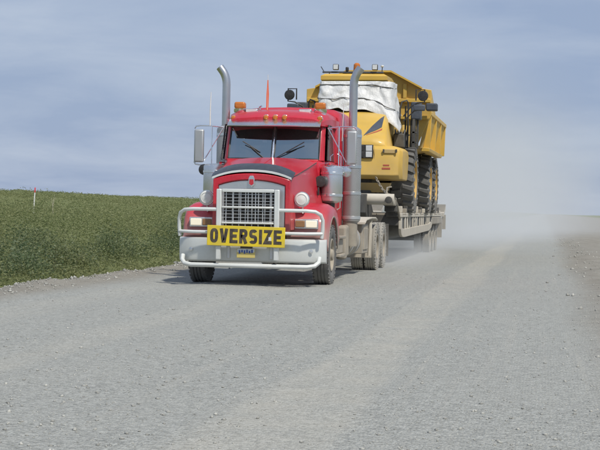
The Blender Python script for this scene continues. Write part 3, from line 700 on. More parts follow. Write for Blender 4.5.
# boxy flood lamps beside the beacons (pale housings)
for x in (-.50, .49):
    h_ = MB().bx(x - .115, x + .115, 2.62, 2.74, 3.055, 3.125).build('roof_lamp', 'steel', T, bevel=.015)
    MB().bx(x - .10, x + .10, 2.608, 2.618, 3.065, 3.115).build('lens', 'lens', h_)
    MB().lathe([(.014, 2.98), (.014, 3.06)], 2, (x, 2.68, 0), 8).build('stud', 'steel', h_)
MB().tube([(-.40, 2.9, 3.08), (-.40, 2.9, 3.17), (-.36, 2.86, 3.19)], .018, 8).build('air_horn', 'chrome', T)
# --- sleeper
slp = MB().loft([cab_sec(3.64, 1.03, .95, 3.10, .13), cab_sec(3.78, 1.05, .95, 3.20, .14), cab_sec(5.15, 1.05, .95, 3.23, .14), cab_sec(5.28, 1.02, .95, 3.16, .14)]).build('sleeper', 'red', T, angle=50)
for s_ in (-1, 1):
    MB().bx(*sorted((s_ * 1.045, s_ * 1.06)), 4.45, 4.95, 1.25, 1.85).build('locker_door', 'red', slp, bevel=.01)
    MB().bx(*sorted((s_ * 1.035, s_ * 1.058)), 4.3, 4.8, 2.25, 2.6).build('side_window', 'black', slp, bevel=.02)
MB().tube([(1.04, 3.72, 2.6), (1.06, 3.72, 3.3)], .008, 6).build('whip_aerial', 'white', slp)
# --- air cleaners with bands and black intake caps
def aircl(s_):
    x, d = s_ * 1.07, 2.12
    a_ = MB().lathe([(.10, 1.42), (.185, 1.46), (.195, 1.50), (.195, 2.03), (.19, 2.06), (.15, 2.085), (.0, 2.10)], 2, (x, d, 0), 28).build('air_cleaner', 'steel', T)
    for z in (1.56, 1.95): MB().lathe([(.196, z - .025), (.204, z - .02), (.204, z + .02), (.196, z + .025)], 2, (x, d, 0), 28, cap=False).build('band', 'chrome', a_)
    MB().lathe([(.09, .0), (.10, -.02), (.105, -.12), (.095, -.17), (0, -.18)], 1, (x - s_ * .17, d - .12, 1.80), 18).build('intake', 'black', a_)
    MB().tube([(x, d, 1.45), (x, d, 1.30), (x - s_ * .15, d + .1, 1.25)], .07, 10).build('intake_pipe', 'black', a_)
both(aircl)
# --- exhaust stacks
def stack(s_):
    x, d = s_ * 1.225, 3.86
    p = [(x, d, 2.1), (x, d, 3.5), (x, d, 3.66)] + [(x + s_ * .26 * (1 - math.cos(a_)), d, 3.66 + .36 * math.sin(a_)) for a_ in np.linspace(.15, .85, 8)]
    p.append((p[-1][0] + s_ * .045, d, p[-1][2] + .06))
    st_ = MB().tube(p, .078, 18, cap=False).build('exhaust_stack', 'pipe', T, at=(x, d, 0))
    e = Vector(p[-1]); t_ = (e - Vector(p[-2])).normalized()
    MB().tube([e - t_ * .06, e - t_ * .012], .072, 14).build('stack_bore', 'black', st_, org=(x, d, 0))
    hs = MB().lathe([(.10, 1.05), (.165, 1.10), (.168, 1.12), (.168, 2.78), (.16, 2.82), (.08, 2.88)], 2, (x, d, 0), 30).build('heat_shield', 'perf', st_, at=(x, d, 0))
    for z in (1.16, 1.62, 2.12, 2.70): MB().lathe([(.168, z - .03), (.176, z - .025), (.176, z + .025), (.168, z + .03)], 2, (x, d, 0), 30, cap=False).build('clamp_band', 'steel', st_, org=(x, d, 0))
    MB().lathe([(.13, .62), (.14, .66), (.14, 1.09)], 2, (x - s_ * .02, d, 0), 20).build('lower_pipe', 'frame', st_, org=(x, d, 0))
    MB().bx(*sorted((s_ * 1.0, x)), d - .03, d + .03, 2.3, 2.36).build('bracket', 'steel', st_, org=(x, d, 0))
both(stack)
# --- mirrors
def mirror(s_):
    x, d = s_ * 1.40, 2.30
    mr_ = MB().bx(x - .09, x + .09, d - .03, d + .05, 2.12, 2.72).build('mirror', 'mirror_back', T, bevel=.03, seg=3)
    MB().bx(x - .078, x + .078, d + .05, d + .054, 2.15, 2.69).build('mirror_glass', 'glass', mr_)
    for z0, z1 in ((2.79, 2.765), (2.075, 2.10)):
        MB().tube([(s_ * .95, d + .06, z1), (s_ * 1.2, d, z0), (x - s_ * .02, d, z0), (x + s_ * .06, d, (z0 + 2.43 * .25) / 1.25 if False else z0 - .012 * (1 if z0 > 2.4 else -1)), (x + s_ * .085, d, z0 - .06 * (1 if z0 > 2.4 else -1))], .013, 8).build('mirror_arm', 'chrome', mr_)
    MB().tube([(s_ * 1.165, d, 2.79), (s_ * 1.165, d, 2.075)], .011, 8).build('mirror_post', 'chrome', mr_)
    MB().tube([(s_ * .96, d + .05, 2.76), (s_ * 1.30, d - .01, 2.16)], .010, 8).build('mirror_brace', 'chrome', mr_)
    MB().lathe([(.02, -.06), (.085, -.04), (.10, 0), (.09, .03), (0, .035)], 1, (x - s_ * .10, d, 1.99), 20).build('convex_mirror', 'steel' if s_ > 0 else 'black', mr_)
both(mirror)
# --- whips
an = MB().tube([(-1.20, 2.30, 2.78), (-1.205, 2.31, 3.05), (-1.20, 2.33, 3.40)], [.014, .013, .006], 6).build('aerial', 'white', T)
fl = MB().tube([(-.36, 3.5, 3.05), (-.36, 3.5, 3.82)], [.009, .006], 6).build('flag_whip', 'white', T)
MB().prism([(-.385, 3.10), (-.345, 3.10), (-.338, 3.45), (-.352, 3.72), (-.368, 3.72), (-.382, 3.45)], 1, 3.494, 3.508).build('warning_pennant', 'orange', fl)
# --- chassis
for s_ in (-1, 1): MB().bx(s_ * .43 - .04, s_ * .43 + .04, .5, 11.2, .72, 1.0).build('frame_rail', 'frame', T)
MB().bx(-.55, .55, .5, 2.0, .5, 1.0).build('engine_block', 'dark', T, bevel=.05)
MB().lathe([(.07, -1.0), (.07, 1.0)], 0, (0, 1.27, .50), 12).build('steer_axle', 'dark', T)
MB().bx(-.70, .70, .42, .50, .45, .98).build('radiator_support', 'dark', T)
def side_gear(s_):
    # steps below the door, fuel tank, tool box
    for k, z in enumerate((.45, .78)):
        MB().bx(*sorted((s_ * .92, s_ * 1.22)), 2.35, 3.15, z, z + .05).build('step', 'frame', T, bevel=.01)
    MB().bx(*sorted((s_ * .80, s_ * 1.16)), 2.30, 3.20, .50, .78).build('battery_box', 'frame', T, bevel=.02)
    tk = MB().lathe([(.0, 4.18), (.26, 4.19), (.31, 4.22), (.31, 5.72), (.26, 5.75), (0, 5.76)], 1, (s_ * .90, 0, .70), 26).build('fuel_tank', 'frame', T)
    for d in (4.5, 5.4): MB().lathe([(.311, d - .03), (.32, d - .03), (.32, d + .03), (.311, d + .03)], 1, (s_ * .90, 0, .70), 26, cap=False).build('tank_strap', 'steel', tk)
    MB().bx(*sorted((s_ * .62, s_ * 1.20)), 6.0, 7.05, .42, 1.02).build('tool_box', 'frame', T, bevel=.02)
    MB().bx(*sorted((s_ * 1.19, s_ * 1.22)), 6.15, 6.9, .5, .94).build('tool_box_door', 'frame', T, bevel=.01)
    for q in range(3): MB().bx(*sorted((s_ * 1.02, s_ * 1.21)), 3.28 + .26 * q, 3.46 + .26 * q, .38 + .05 * q, 1.0 + .02 * q).build('air_tank', 'frame', T, bevel=.05, seg=3)
    MB().tube([(s_ * 1.2, 7.25, .35), (s_ * 1.22, 7.25, 1.05)], .03, 8).build('bracket_post', 'cream', T)
    MB().bx(*sorted((s_ * .66, s_ * 1.24)), 7.42, 7.46, .30, 1.10).build('mud_guard', 'cream', T, bevel=.01)
    # half-round fender plate over the tandem
    fp = [(s_ * .62, d, z) for d, z in ((7.15, 1.12), (7.6, 1.16), (8.1, 1.15), (8.4, 1.12))]
    MB().loft([[(s_ * .62, d, z), (s_ * 1.26, d, z), (s_ * 1.27, d, z - .02), (s_ * 1.26, d, z - .04), (s_ * .62, d, z - .04)] for d, z in ((5.9, 1.06), (6.2, 1.13), (7.2, 1.165), (8.0, 1.16), (8.3, 1.12))]).build('fender_plate', 'cream', T)
    MB().bx(*sorted((s_ * .66, s_ * 1.25)), 10.98, 11.0, .25, 1.0).build('mud_flap', 'dark', T)
both(side_gear)
MB().lathe([(.5, 1.10), (.55, 1.14), (.5, 1.22), (.0, 1.23)], 2, (0, 9.4, 0), 24).build('fifth_wheel', 'dark', T)
MB().bx(-.5, .5, 8.0, 10.8, 1.0, 1.10).build('deck_plate', 'frame', T)
# --- road wheels
def tyre_profile(r, w, inner):
    h_ = w / 2; s_ = r - inner
    P = [(inner, -h_ * .72), (inner + s_ * .18, -h_ * .92), (inner + s_ * .5, -h_), (inner + s_ * .8, -h_ * .94), (r - .018, -h_ * .84), (r, -h_ * .76)]
    for g in (-.38, 0, .38):
        P += [(r, h_ * (g - .07)), (r - .014, h_ * (g - .05)), (r - .014, h_ * (g + .05)), (r, h_ * (g + .07))]
    P += [(r, h_ * .76), (r - .018, h_ * .84), (inner + s_ * .8, h_ * .94), (inner + s_ * .5, h_), (inner + s_ * .18, h_ * .92), (inner, h_ * .72)]
    return P
def road_wheel(parent, x, d, z, r, w, steer, tyre_mat, rim_mat, s_):
    """one wheel: rim disc with hub and nuts, and its tyre; faces outwards on side s_"""
    rim = r * .54; mb = MB(); o = s_ * w * .5
    if steer: prof = [(rim, o * .9), (rim * .92, o * .92), (rim * .86, o * .55), (rim * .60, o * .42), (rim * .5, o * .60), (rim * .36, o * .66), (rim * .33, o * 1.02), (rim * .2, o * 1.12), (0, o * 1.13)]
    else: prof = [(rim, o * .9), (rim * .93, o * .9), (rim * .88, o * .1), (rim * .62, -o * .15), (rim * .45, -o * .1), (rim * .40, o * .5), (rim * .3, o * .75), (0, o * .8)]
    mb.lathe(prof, 0, (0, 0, 0), 28, cap=False)
    mb.lathe([(rim, -o * .9), (rim, o * .9)], 0, (0, 0, 0), 28, cap=False)
    for k in range(10):
        a_ = k * math.tau / 10; rr_ = rim * .55; mb.lathe([(.018, o * (.4 if steer else -.15)), (.018, o * (.66 if steer else .1)), (0, o * (.68 if steer else .12))], 0, (0, rr_ * math.cos(a_), rr_ * math.sin(a_)), 6)
    wl = mb.build('wheel', rim_mat, parent, org=(0, 0, 0), angle=40)
    ty = MB().lathe(tyre_profile(r, w, rim), 0, (0, 0, 0), 40, cap=False)
    for k in range(36):      # shoulder lugs
        a_ = k * math.tau / 36
        for e in (-1, 1):
            rt_ = Matrix.Rotation(a_, 3, 'X'); c_ = rt_ @ Vector((e * w * .43, 0, r - .012)); ty.box(c_, (w * .10, r * .10, .02), rt_)
    ty.build('tyre', tyre_mat, wl, org=(0, 0, 0), angle=40)
    o3 = ORG[parent.name]; wl.location = Vector((x, d, z)) - o3
    return wl
w0 = road_wheel(T, 1.08, 1.27, .52, .525, .30, True, 'rubber', 'frame', 1)
w1_ = road_wheel(T, -1.08, 1.27, .52, .525, .30, True, 'rubber', 'frame', -1)
o3 = ORG[T.name]
dw = road_wheel(T, 1.13, 8.55, .52, .52, .26, False, 'rubber_dust', 'frame', 1)
for d in (8.55, 9.95):
    for x in (1.13, .84, -1.13, -.84):
        if (d, x) == (8.55, 1.13): continue
        c = copy_part(dw, T, Vector((x, d, .52)) - o3, math.pi if x < 0 else 0)
    MB().lathe([(.09, -.9), (.09, .9)], 0, (0, d, .52), 12).build('drive_axle', 'dark', T)
    MB().bx(-.22, .22, d - .28, d + .22, .36, .72).build('differential', 'dark', T, bevel=.08, seg=3)

# ================================================================ lowboy trailer
L = thing('lowboy_trailer', 20.0, 'dust covered lowboy trailer with ribbed deck sides carrying the yellow dump truck', 'trailer')
gn = MB()
for s_ in (-1, 1):
    MB().prism([(9.0, 1.24), (11.6, 1.24), (12.9, .75), (13.4, .75), (13.4, 1.22), (12.5, 1.62), (11.9, 1.70), (9.0, 1.62)], 0, s_ * .55 - .09, s_ * .55 + .09).build('gooseneck_beam', 'dark', L, bevel=.02)  # coloured dark to carry the shadow under the neck
MB().bx(-.62, .62, 8.7, 11.9, 1.56, 1.60).build('gooseneck_plate', 'frame', L)
MB().lathe([(.05, 1.12), (.05, 1.3)], 2, (0, 9.4, 0), 12).build('kingpin', 'dark', L)
nb = MB().loft([[(x, 11.80 + .14 - .14 * math.cos(a_), 1.575 + .135 * math.sin(a_)) for a_ in np.linspace(-math.pi, math.pi, 15)[:-1]] for x in (-1.28, -1.2, 1.2, 1.28)]).build('front_beam', 'cream', L, bevel=.012)
for x in (-1.12, -.5, .08, .62): MB().box((x, 11.79, 1.575), (.05, .04, .10)).build('beam_lug', 'frame', nb, bevel=.008)
for x in (-1.16, 1.16): MB().lathe([(.05, 11.74), (.085, 11.75), (.085, 11.86)], 1, (x, 0, 1.56), 14).build('end_fitting', 'dark', nb)
# transition clutter: gussets and steps down to the deck
for s_ in (-1, 1):
    for k, (d0, d1, z0, z1) in enumerate(((12.1, 12.35, 1.42, 1.62), (12.4, 12.7, 1.28, 1.46), (12.75, 13.0, 1.16, 1.34))):
        MB().bx(*sorted((s_ * 1.0, s_ * 1.3)), d0, d1, z0, z1).build('step_block', 'frame' if k < 1 else 'dark', L, bevel=.02)  # lower blocks painted dark as shadow below the neck
    MB().tube([(s_ * 1.26, 11.9, 1.68), (s_ * 1.30, 12.5, 1.45), (s_ * 1.33, 13.1, 1.02)], .03, 8).build('neck_pipe', 'frame', L)
    MB().tube([(s_ * 1.05, 12.15, 1.62), (s_ * 1.08, 12.2, 1.86), (s_ * 1.18, 12.25, 1.88)], .022, 6).build('stake', 'frame', L)
DT = 1.25   # deck level
MB().bx(-1.30, 1.30, 12.95, 28.9, .95, DT - .06).build('deck_frame', 'black', L)  # black colour stands for the shade beneath neck and deck
for x in (-.75, .75): MB().bx(x - .12, x + .12, 13.05, 24.0, .58, .95).build('main_beam', 'black', L)
for k in range(9):
    x = -1.20 + .30 * k; MB().bx(x - .142, x + .142, 13.0, 28.8, DT - .055, DT - .002 * (k % 3)).build('deck_plank', 'frame', L)
def side(s_):
    # side frame: top rail, bottom rail with swept ends, vertical ribs over a black sheet painting the shade between them
    a_, b_ = s_ * 1.30, s_ * 1.365
    MB().bx(*sorted((a_, b_)), 12.95, 28.6, DT - .10, DT + .01).build('top_rail', 'cream', L, bevel=.01)
    bot = [(12.95, .86), (13.1, .72), (13.45, .66), (14.0, .645), (22.6, .72), (23.6, .80), (23.9, .90)]
    MB().loft([[(a_, d, z), (b_, d, z), (b_, d, z + .21), (a_, d, z + .21)] for d, z in bot]).build('bottom_rail', 'cream', L, bevel=.01)
    MB().bx(*sorted((s_ * 1.30, s_ * 1.325)), 13.0, 23.7, .84, 1.148).build('recess_shade', 'black', L)  # black sheet in place of the shade inside the slots
    for k in range(13):
        d = 13.2 + .80 * k + .12 * ((k * 5) % 3); w = .24 + .12 * ((k * 7) % 3) / 2
        MB().bx(*sorted((s_ * 1.326, s_ * 1.350)), d, d + w, .77 if d < 22 else .84, DT - .095).build('side_rib', 'cream', L, bevel=.012)
    for k in range(8):
        d = 13.4 + 1.9 * k; MB().tube([(s_ * 1.37, d, DT - .02), (s_ * 1.43, d, DT - .03), (s_ * 1.43, d + .12, DT - .03), (s_ * 1.37, d + .12, DT - .02)], .014, 6).build('tie_ring', 'frame', L)
    for k in range(19):
        d = 13.1 + .8 * k + .2 * math.sin(k * 2.1); hh_ = .05 + .13 * abs(math.sin(k * 1.7 + s_)); w = .10 + .14 * abs(math.sin(k * 3.3))
        MB().bx(*sorted((s_ * 1.27, s_ * (1.372 + .02 * (k % 2)))), d, d + w, DT + .012, DT + .012 + hh_).build('deck_clutter', ('cream', 'frame', 'dark')[k % 3], L, bevel=.012)  # made-up blocks of random height, in place of chain binders and blocking
    # rear: fender over the axles and folded ramp
    MB().bx(*sorted((s_ * 1.02, s_ * 1.36)), 24.1, 28.6, .90, 1.14).build('axle_fender', 'frame', L, bevel=.03)
    rp_ = MB().loft([[(s_ * .75, 28.9 + .9 * t, DT - .12 + .25 * t), (s_ * 1.42, 28.9 + .9 * t, DT - .12 + .25 * t), (s_ * 1.42, 28.9 + .9 * t, DT + .02 + .25 * t), (s_ * .75, 28.9 + .9 * t, DT + .02 + .25 * t)] for t in (0, 1.0)]).build('ramp', 'cream', L, bevel=.01)
    for k in range(5): MB().bx(*sorted((s_ * .75, s_ * 1.42)), 29.0 + .17 * k, 29.05 + .17 * k, DT + .05 + .05 * k, DT + .11 + .05 * k).build('ramp_cleat', 'frame', rp_)
    MB().bx(*sorted((s_ * .75, s_ * 1.35)), 28.92, 28.96, .42, 1.1).build('mud_flap', 'frame', L)
    MB().bx(*sorted((s_ * 1.34, s_ * 1.46)), 29.2, 29.24, .7, 1.2).build('flag_board', 'frame', L)
both(side)
tw = road_wheel(L, 1.15, 24.7, .44, .44, .23, False, 'rubber_dust', 'frame', 1); o3 = ORG[L.name]
for d in (24.7, 26.1, 27.5):
    for x in (1.15, .88, -1.15, -.88):
        if (d, x) == (24.7, 1.15): continue
        copy_part(tw, L, Vector((x, d, .44)) - o3, math.pi if x < 0 else 0)
    MB().lathe([(.07, -.9), (.07, .9)], 0, (0, d, .44), 12).build('axle', 'dark', L)
# chains binding the load to the neck
def chain(p, q, label):
    p, q = Vector(p), Vector(q); n_ = int((q - p).length / .075); t_ = (q - p).normalized(); mb = MB()
    u = t_.cross(Vector((0, 0, 1))).normalized(); w = u.cross(t_)
    for k in range(n_):
        c_ = p + (q - p) * ((k + .5) / n_); c_.z -= .10 * math.sin(math.pi * (k + .5) / n_); e = u if k % 2 else w
        mb.tube([c_ + t_ * .052 * math.cos(a_) + e * .026 * math.sin(a_) for a_ in np.linspace(0, math.tau, 9)[:-1]], .011, 5, closed=True)
    o = mb.build('tie_down_chain', 'frame', None, org=(0, 0, 0), at=p); o.location = Vector((X0, Y0, 0)) + p
    props(o, label, 'chain', 'chains tying down the load')
chain((.75, 12.62, 2.12), (1.22, 12.0, 1.66), 'tie down chain from dump truck front to trailer neck, on the side facing the camera')
chain((-.75, 12.62, 2.12), (-1.22, 12.0, 1.66), 'tie down chain from dump truck front to trailer neck, on the far side')

# ================================================================ articulated dump truck on the deck
D = thing('articulated_dump_truck', 19.0, 'yellow articulated dump truck with white sheet over its cab, riding on the trailer', 'dump truck')
D.location.z = DT; ORG[D.name] = Vector((0, 19.0, DT))
# front fender / bumper block, chamfered
def fblock(s_):
    secs = []
    for x, ch in ((.22, 0), (1.16, 0), (1.30, .05), (1.385, .17)):
        secs.append([(s_ * x, 12.62 + ch * 1.3, 2.16 + ch * .3), (s_ * x, 12.66 + ch, 2.62), (s_ * x, 12.70 + ch, 2.80 - ch * .3), (s_ * x, 12.80 + ch, 2.885 - ch * .6), (s_ * x, 14.35, 2.90 - ch * .6), (s_ * x, 14.62, 2.82 - ch), (s_ * x, 14.50, 2.6), (s_ * x, 14.28, 2.15), (s_ * x, 14.1, 2.06), (s_ * x, 12.75 + ch, 2.07)])
    f = MB().loft(secs).build('front_fender', 'yellow', D, angle=25, bevel=.02)
    # headlight cluster
    hl = MB().bx(*sorted((s_ * .24, s_ * .68)), 12.60, 12.66, 2.575, 2.905).build('headlight_housing', 'black', f, bevel=.012)
    for j in (0, 1):
        for i in (0, 1):
            MB().bx(*sorted((s_ * (.50 - .21 * i), s_ * (.65 - .21 * i))), 12.585, 12.60, 2.60 + .15 * j, 2.735 + .15 * j).build('headlight', 'lens' if i == 0 else 'black', hl, bevel=.008)
    # recessed step / tow eye plate
    st_ = MB().bx(*sorted((s_ * .93, s_ * 1.24)), 12.64, 12.70, 2.70, 2.80).build('step_recess', 'yellow_dirty', f, bevel=.012)
    for x in (.93, 1.24): MB().bx(*sorted((s_ * (x - .02), s_ * (x + .02))), 12.62, 12.66, 2.72, 2.80).build('step_bolt', 'dark', st_)
    # arch flare behind
    return f
both(fblock)
MB().bx(-.24, .24, 12.70, 12.95, 2.15, 2.95).build('grille', 'black', D, bevel=.02)
for k in range(6): MB().bx(-.23, .23, 12.68, 12.70, 2.22 + .115 * k, 2.26 + .115 * k).build('grille_slat', 'dark', D)
mk = MB().box((1.0, 12.629, 2.33), (.20, .006, .045)).build('printed_marking', 'redprint', D); MB().box((1.0, 12.636, 2.41), (.15, .006, .035)).build('printed_marking', 'redprint', D)
# lower bumper / axle carriage
MB().bx(-.62, .62, 12.9, 14.6, 1.62, 2.1).build('front_frame', 'dark', D, bevel=.04)
MB().loft([[(-1.1, 12.72, 1.98), (1.1, 12.72, 1.98), (1.0, 12.95, 1.75), (-1.0, 12.95, 1.75)], [(-1.1, 13.1, 1.98), (1.1, 13.1, 1.98), (1.0, 13.1, 1.75), (-1.0, 13.1, 1.75)]]).build('belly_plate', 'yellow_dirty', D)
MB().lathe([(.16, -1.1), (.16, 1.1)], 0, (0, 15.35, 2.03), 14).build('front_axle', 'dark', D)
MB().bx(-.45, .45, 14.6, 26.0, 1.85, 2.35).build('chassis', 'dark', D)
# hood
def hsec(d, w, zt, zb, wb):
    return [(-wb, d, zb), (-w * 1.02, d, zt - .16), (-w * .94, d, zt - .04), (-w * .6, d, zt), (0, d, zt + .02), (w * .6, d, zt), (w * .94, d, zt - .04), (w * 1.02, d, zt - .16), (wb, d, zb)]
hd = MB().loft([hsec(12.80, .98, 2.98, 2.80, 1.05), hsec(12.92, .97, 3.12, 2.80, 1.05), hsec(13.5, .92, 3.46, 2.80, 1.04), hsec(14.0, .87, 3.72, 2.8, 1.02), hsec(14.25, .85, 3.80, 2.8, 1.0), hsec(15.0, .85, 3.82, 2.8, 1.0)]).build('hood', 'yellow', D, angle=50)
# dark swoosh decal lying on the sloping hood, right and left
def decal(s_):
    def on(x, d):
        zt = np.interp(d, [12.80, 12.92, 13.5, 14.0, 14.25], [2.98, 3.12, 3.46, 3.72, 3.80]); w = np.interp(d, [12.8, 13.5, 14.0, 14.25], [.98, .92, .87, .85])
        t = x / w; h_ = 0.02 * (1 - t / .6) if t < .6 else -.04 * (t - .6) / .34
        return (s_ * x, d - .004, zt + h_ + .006)
    def strip(pts, name, mat):
        mb = MB(); n_ = len(pts); mb.loft([[on(x, a_ + (b - a_) * k / 4) for x, a_, b in pts] for k in range(5)], closed=False)
        mb.build(name, mat, hd, fix=False)
    strip([(.40, 12.93, 12.95), (.48, 13.02, 13.18), (.56, 13.10, 13.40), (.64, 13.18, 13.62), (.72, 13.28, 13.85), (.80, 13.40, 14.03)], 'hood_stripe', 'navy')
    strip([(.46, 12.955, 12.97), (.58, 13.045, 13.08), (.70, 13.14, 13.20), (.82, 13.27, 13.35)], 'red_pinstripe', 'redprint')
both(decal)
# cab
cz0, cz1 = 3.0, 4.66
cb = MB().loft([[(-.86, d0, z), (.86, d0, z), (.86, 16.2, z), (-.86, 16.2, z)] for d0, z in ((14.35, 2.95), (14.40, 3.8), (14.62, 4.3), (14.80, 4.62))]).build('cab', 'black', D, bevel=.03)
rf = MB().loft([[(-.92 + i, 14.55 + i, z), (.80 - i, 14.55 + i, z), (.84 - i, 15.3, z), (.80 - i, 16.3 - i, z), (-.92 + i, 16.3 - i, z), (-.95 + i, 15.3, z)] for i, z in ((.03, 4.60), (0, 4.64), (.0, 4.74), (.10, 4.80))]).build('cab_roof', 'yellow', D, angle=30)
for x in (-.83, .83): MB().tube([(x, 14.42, 3.82), (x * .98, 14.64, 4.3), (x * .96, 14.80, 4.62)], .045, 8).build('cab_pillar', 'yellow', cb)
MB().bx(.862, .88, 14.95, 15.95, 3.1, 4.5).build('door', 'yellow_dirty', cb, bevel=.02)
MB().bx(.882, .888, 15.05, 15.85, 3.75, 4.42).build('door_window', 'glass', cb)
# light bar with lamps and beacon
lb = MB().bx(-.90, .68, 14.70, 14.76, 4.825, 4.87).build('light_bar', 'navy', D, bevel=.01)
for x in (-.72, .40): MB().lathe([(.015, 4.74), (.015, 4.83)], 2, (x, 14.73, 0), 8).build('bar_foot', 'black', lb)
for x in (-.55, .46):
    w_ = MB().bx(x - .075, x + .075, 14.64, 14.74, 4.90, 5.05).build('work_lamp', 'black', lb, bevel=.02)
    MB().bx(x - .06, x + .06, 14.628, 14.638, 4.915, 5.035).build('lens', 'lens', w_, bevel=.008)
MB().bx(-.30, -.22, 14.68, 14.76, 4.87, 4.98).build('horn', 'black', lb, bevel=.02)
bc_ = MB().lathe([(.085, 4.87), (.09, 4.89), (.085, 5.05), (.05, 5.09), (0, 5.10)], 2, (-.02, 14.8, 0), 18).build('beacon', 'amber', lb)
MB().tube([(-.86, 14.73, 4.86), (-.94, 14.70, 4.99)], .012, 6).build('bar_prong', 'navy', lb)
MB().tube([(.64, 14.73, 4.86), (.645, 14.73, 4.98)], .012, 6).build('aerial', 'black', lb)
MB().lathe([(.03, 4.98), (.045, 5.0), (.04, 5.03), (0, 5.04)], 2, (.645, 14.73, 0), 12).build('aerial_dome', 'white', lb)
# mirrors with work lights on tube frames, both sides
def mirr(s_):
    x, d = s_ * 1.74, 14.55
    fr_ = MB().tube([(s_ * 1.22, d + .1, 3.72), (s_ * 1.40, d + .05, 3.96), (x - s_ * .16, d, 4.06), (x + s_ * .02, d, 4.08), (x + s_ * .02, d, 4.40), (x - s_ * .20, d, 4.40), (x - s_ * .20, d, 4.12)], .02, 6).build('mirror_frame', 'black', D)
    MB().lathe([(.05, .12), (.12, .08), (.135, 0), (.12, -.03), (0, -.04)], 1, (x - s_ * .02, d - .02, 4.24), 18).build('round_mirror', 'black', fr_)
    MB().bx(*sorted((x - s_ * .26, x + s_ * .04)), d - .03, d + .05, 3.86, 4.02).build('lower_mirror', 'navy', fr_, bevel=.03)
    MB().tube([(s_ * 1.22, d + .1, 3.60), (s_ * 1.5, d + .03, 3.86), (x, d, 3.90)], .018, 6).build('mirror_stay', 'black', fr_)
both(mirr)
# left-side (camera side) walkway: tank, ladder, rails, exhaust boxes
def walk(s_):
    MB().bx(*sorted((s_ * .95, s_ * 1.42)), 15.1, 16.6, 2.86, 2.93).build('walkway', 'dark', D)
    MB().tube([(s_ * 1.10, 15.0, 2.9), (s_ * 1.10, 15.0, 3.95), (s_ * 1.14, 15.05, 4.12), (s_ * 1.26, 15.1, 4.16), (s_ * 1.30, 15.1, 4.10), (s_ * 1.30, 15.1, 2.9)], .022, 8).build('handrail', 'black', D)
    MB().tube([(s_ * 1.12, 16.4, 2.9), (s_ * 1.12, 16.4, 4.1), (s_ * 1.38, 16.4, 4.1), (s_ * 1.38, 16.4, 2.9)], .022, 8).build('handrail', 'black', D)
    if s_ > 0:
        MB().bx(1.30, 1.56, 15.9, 16.4, 3.72, 4.18).build('air_intake_box', 'navy', D, bevel=.03)
        MB().bx(1.28, 1.40, 16.0, 16.3, 2.95, 3.72).build('intake_duct', 'black', D, bevel=.03)
        MB().bx(1.44, 1.50, 16.05, 16.15, 2.95, 3.72).build('intake_support', 'dark', D)
    MB().bx(*sorted((s_ * 1.40, s_ * 1.46)), 15.3, 15.36, 2.7, 3.7).build('ladder_rail', 'dark', D)
    MB().bx(*sorted((s_ * 1.62, s_ * 1.92)), 16.9, 17.3, 4.02, 4.22).build('hydraulic_box', 'navy', D, bevel=.03)
    for k in range(4): MB().bx(*sorted((s_ * 1.38, s_ * 1.50)), 15.3, 15.62, 2.55 + .26 * k, 2.59 + .26 * k).build('ladder_rung', 'dark', D)
    MB().tube([(s_ * .9, 16.7, 2.6), (s_ * 1.05, 17.0, 3.3), (s_ * 1.0, 17.3, 3.6)], .07, 10).build('hoist_cylinder', 'yellow_dirty', D)
both(walk)
for k in range(5):
    x = .96 + .07 * k; MB().tube([(x, 14.7 + .1 * k, 2.86), (x + .03, 15.0 + .12 * k, 3.25 + .05 * k), (x - .02, 15.5, 3.42 - .04 * k), (x, 16.2, 3.0 + .08 * k)], .022 + .004 * (k % 2), 7).build('hose', 'black', D)
MB().bx(.98, 1.26, 14.55, 14.95, 2.92, 3.28).build('battery_case', 'dark', D, bevel=.03)
for s_ in (-1, 1):
    MB().bx(*sorted((s_ * .70, s_ * .705)), 12.655, 12.665, 2.2, 2.86).build('panel_seam', 'dark', D)
for k in range(3): MB().tube([(.2 + .25 * k, 13.0, 1.80), (.25 + .25 * k, 13.5, 1.70), (.2 + .2 * k, 14.4, 1.85)], .03, 7).build('hose', 'black', D)
MB().bx(-1.0, 1.0, 16.4, 17.1, 2.4, 3.4).build('engine_rear_guard', 'dark', D, bevel=.05)
# dump body: headboard, flared ribbed sides, floor
outl = [(-1.72, 3.92), (-1.72, 4.62), (-1.46, 4.66), (-.62, 5.10), (.62, 5.10), (1.46, 4.66), (1.72, 4.62), (1.72, 3.92), (1.2, 2.75), (-1.2, 2.75)]
bd = MB().prism(outl, 1, 17.5, 17.58).build('dump_body', 'yellow_dirty', D, bevel=.015)
for z, w in ((4.32, 1.70), (3.86, 1.62)): MB().bx(-w, w, 17.40, 17.50, z - .05, z + .05).build('headboard_rib', 'yellow', bd, bevel=.012)
for x in (-1.0, -.35, .35, 1.0): MB().bx(x - .05, x + .05, 17.42, 17.50, 4.38, 4.78).build('headboard_stiffener', 'yellow_dirty', bd, bevel=.01)
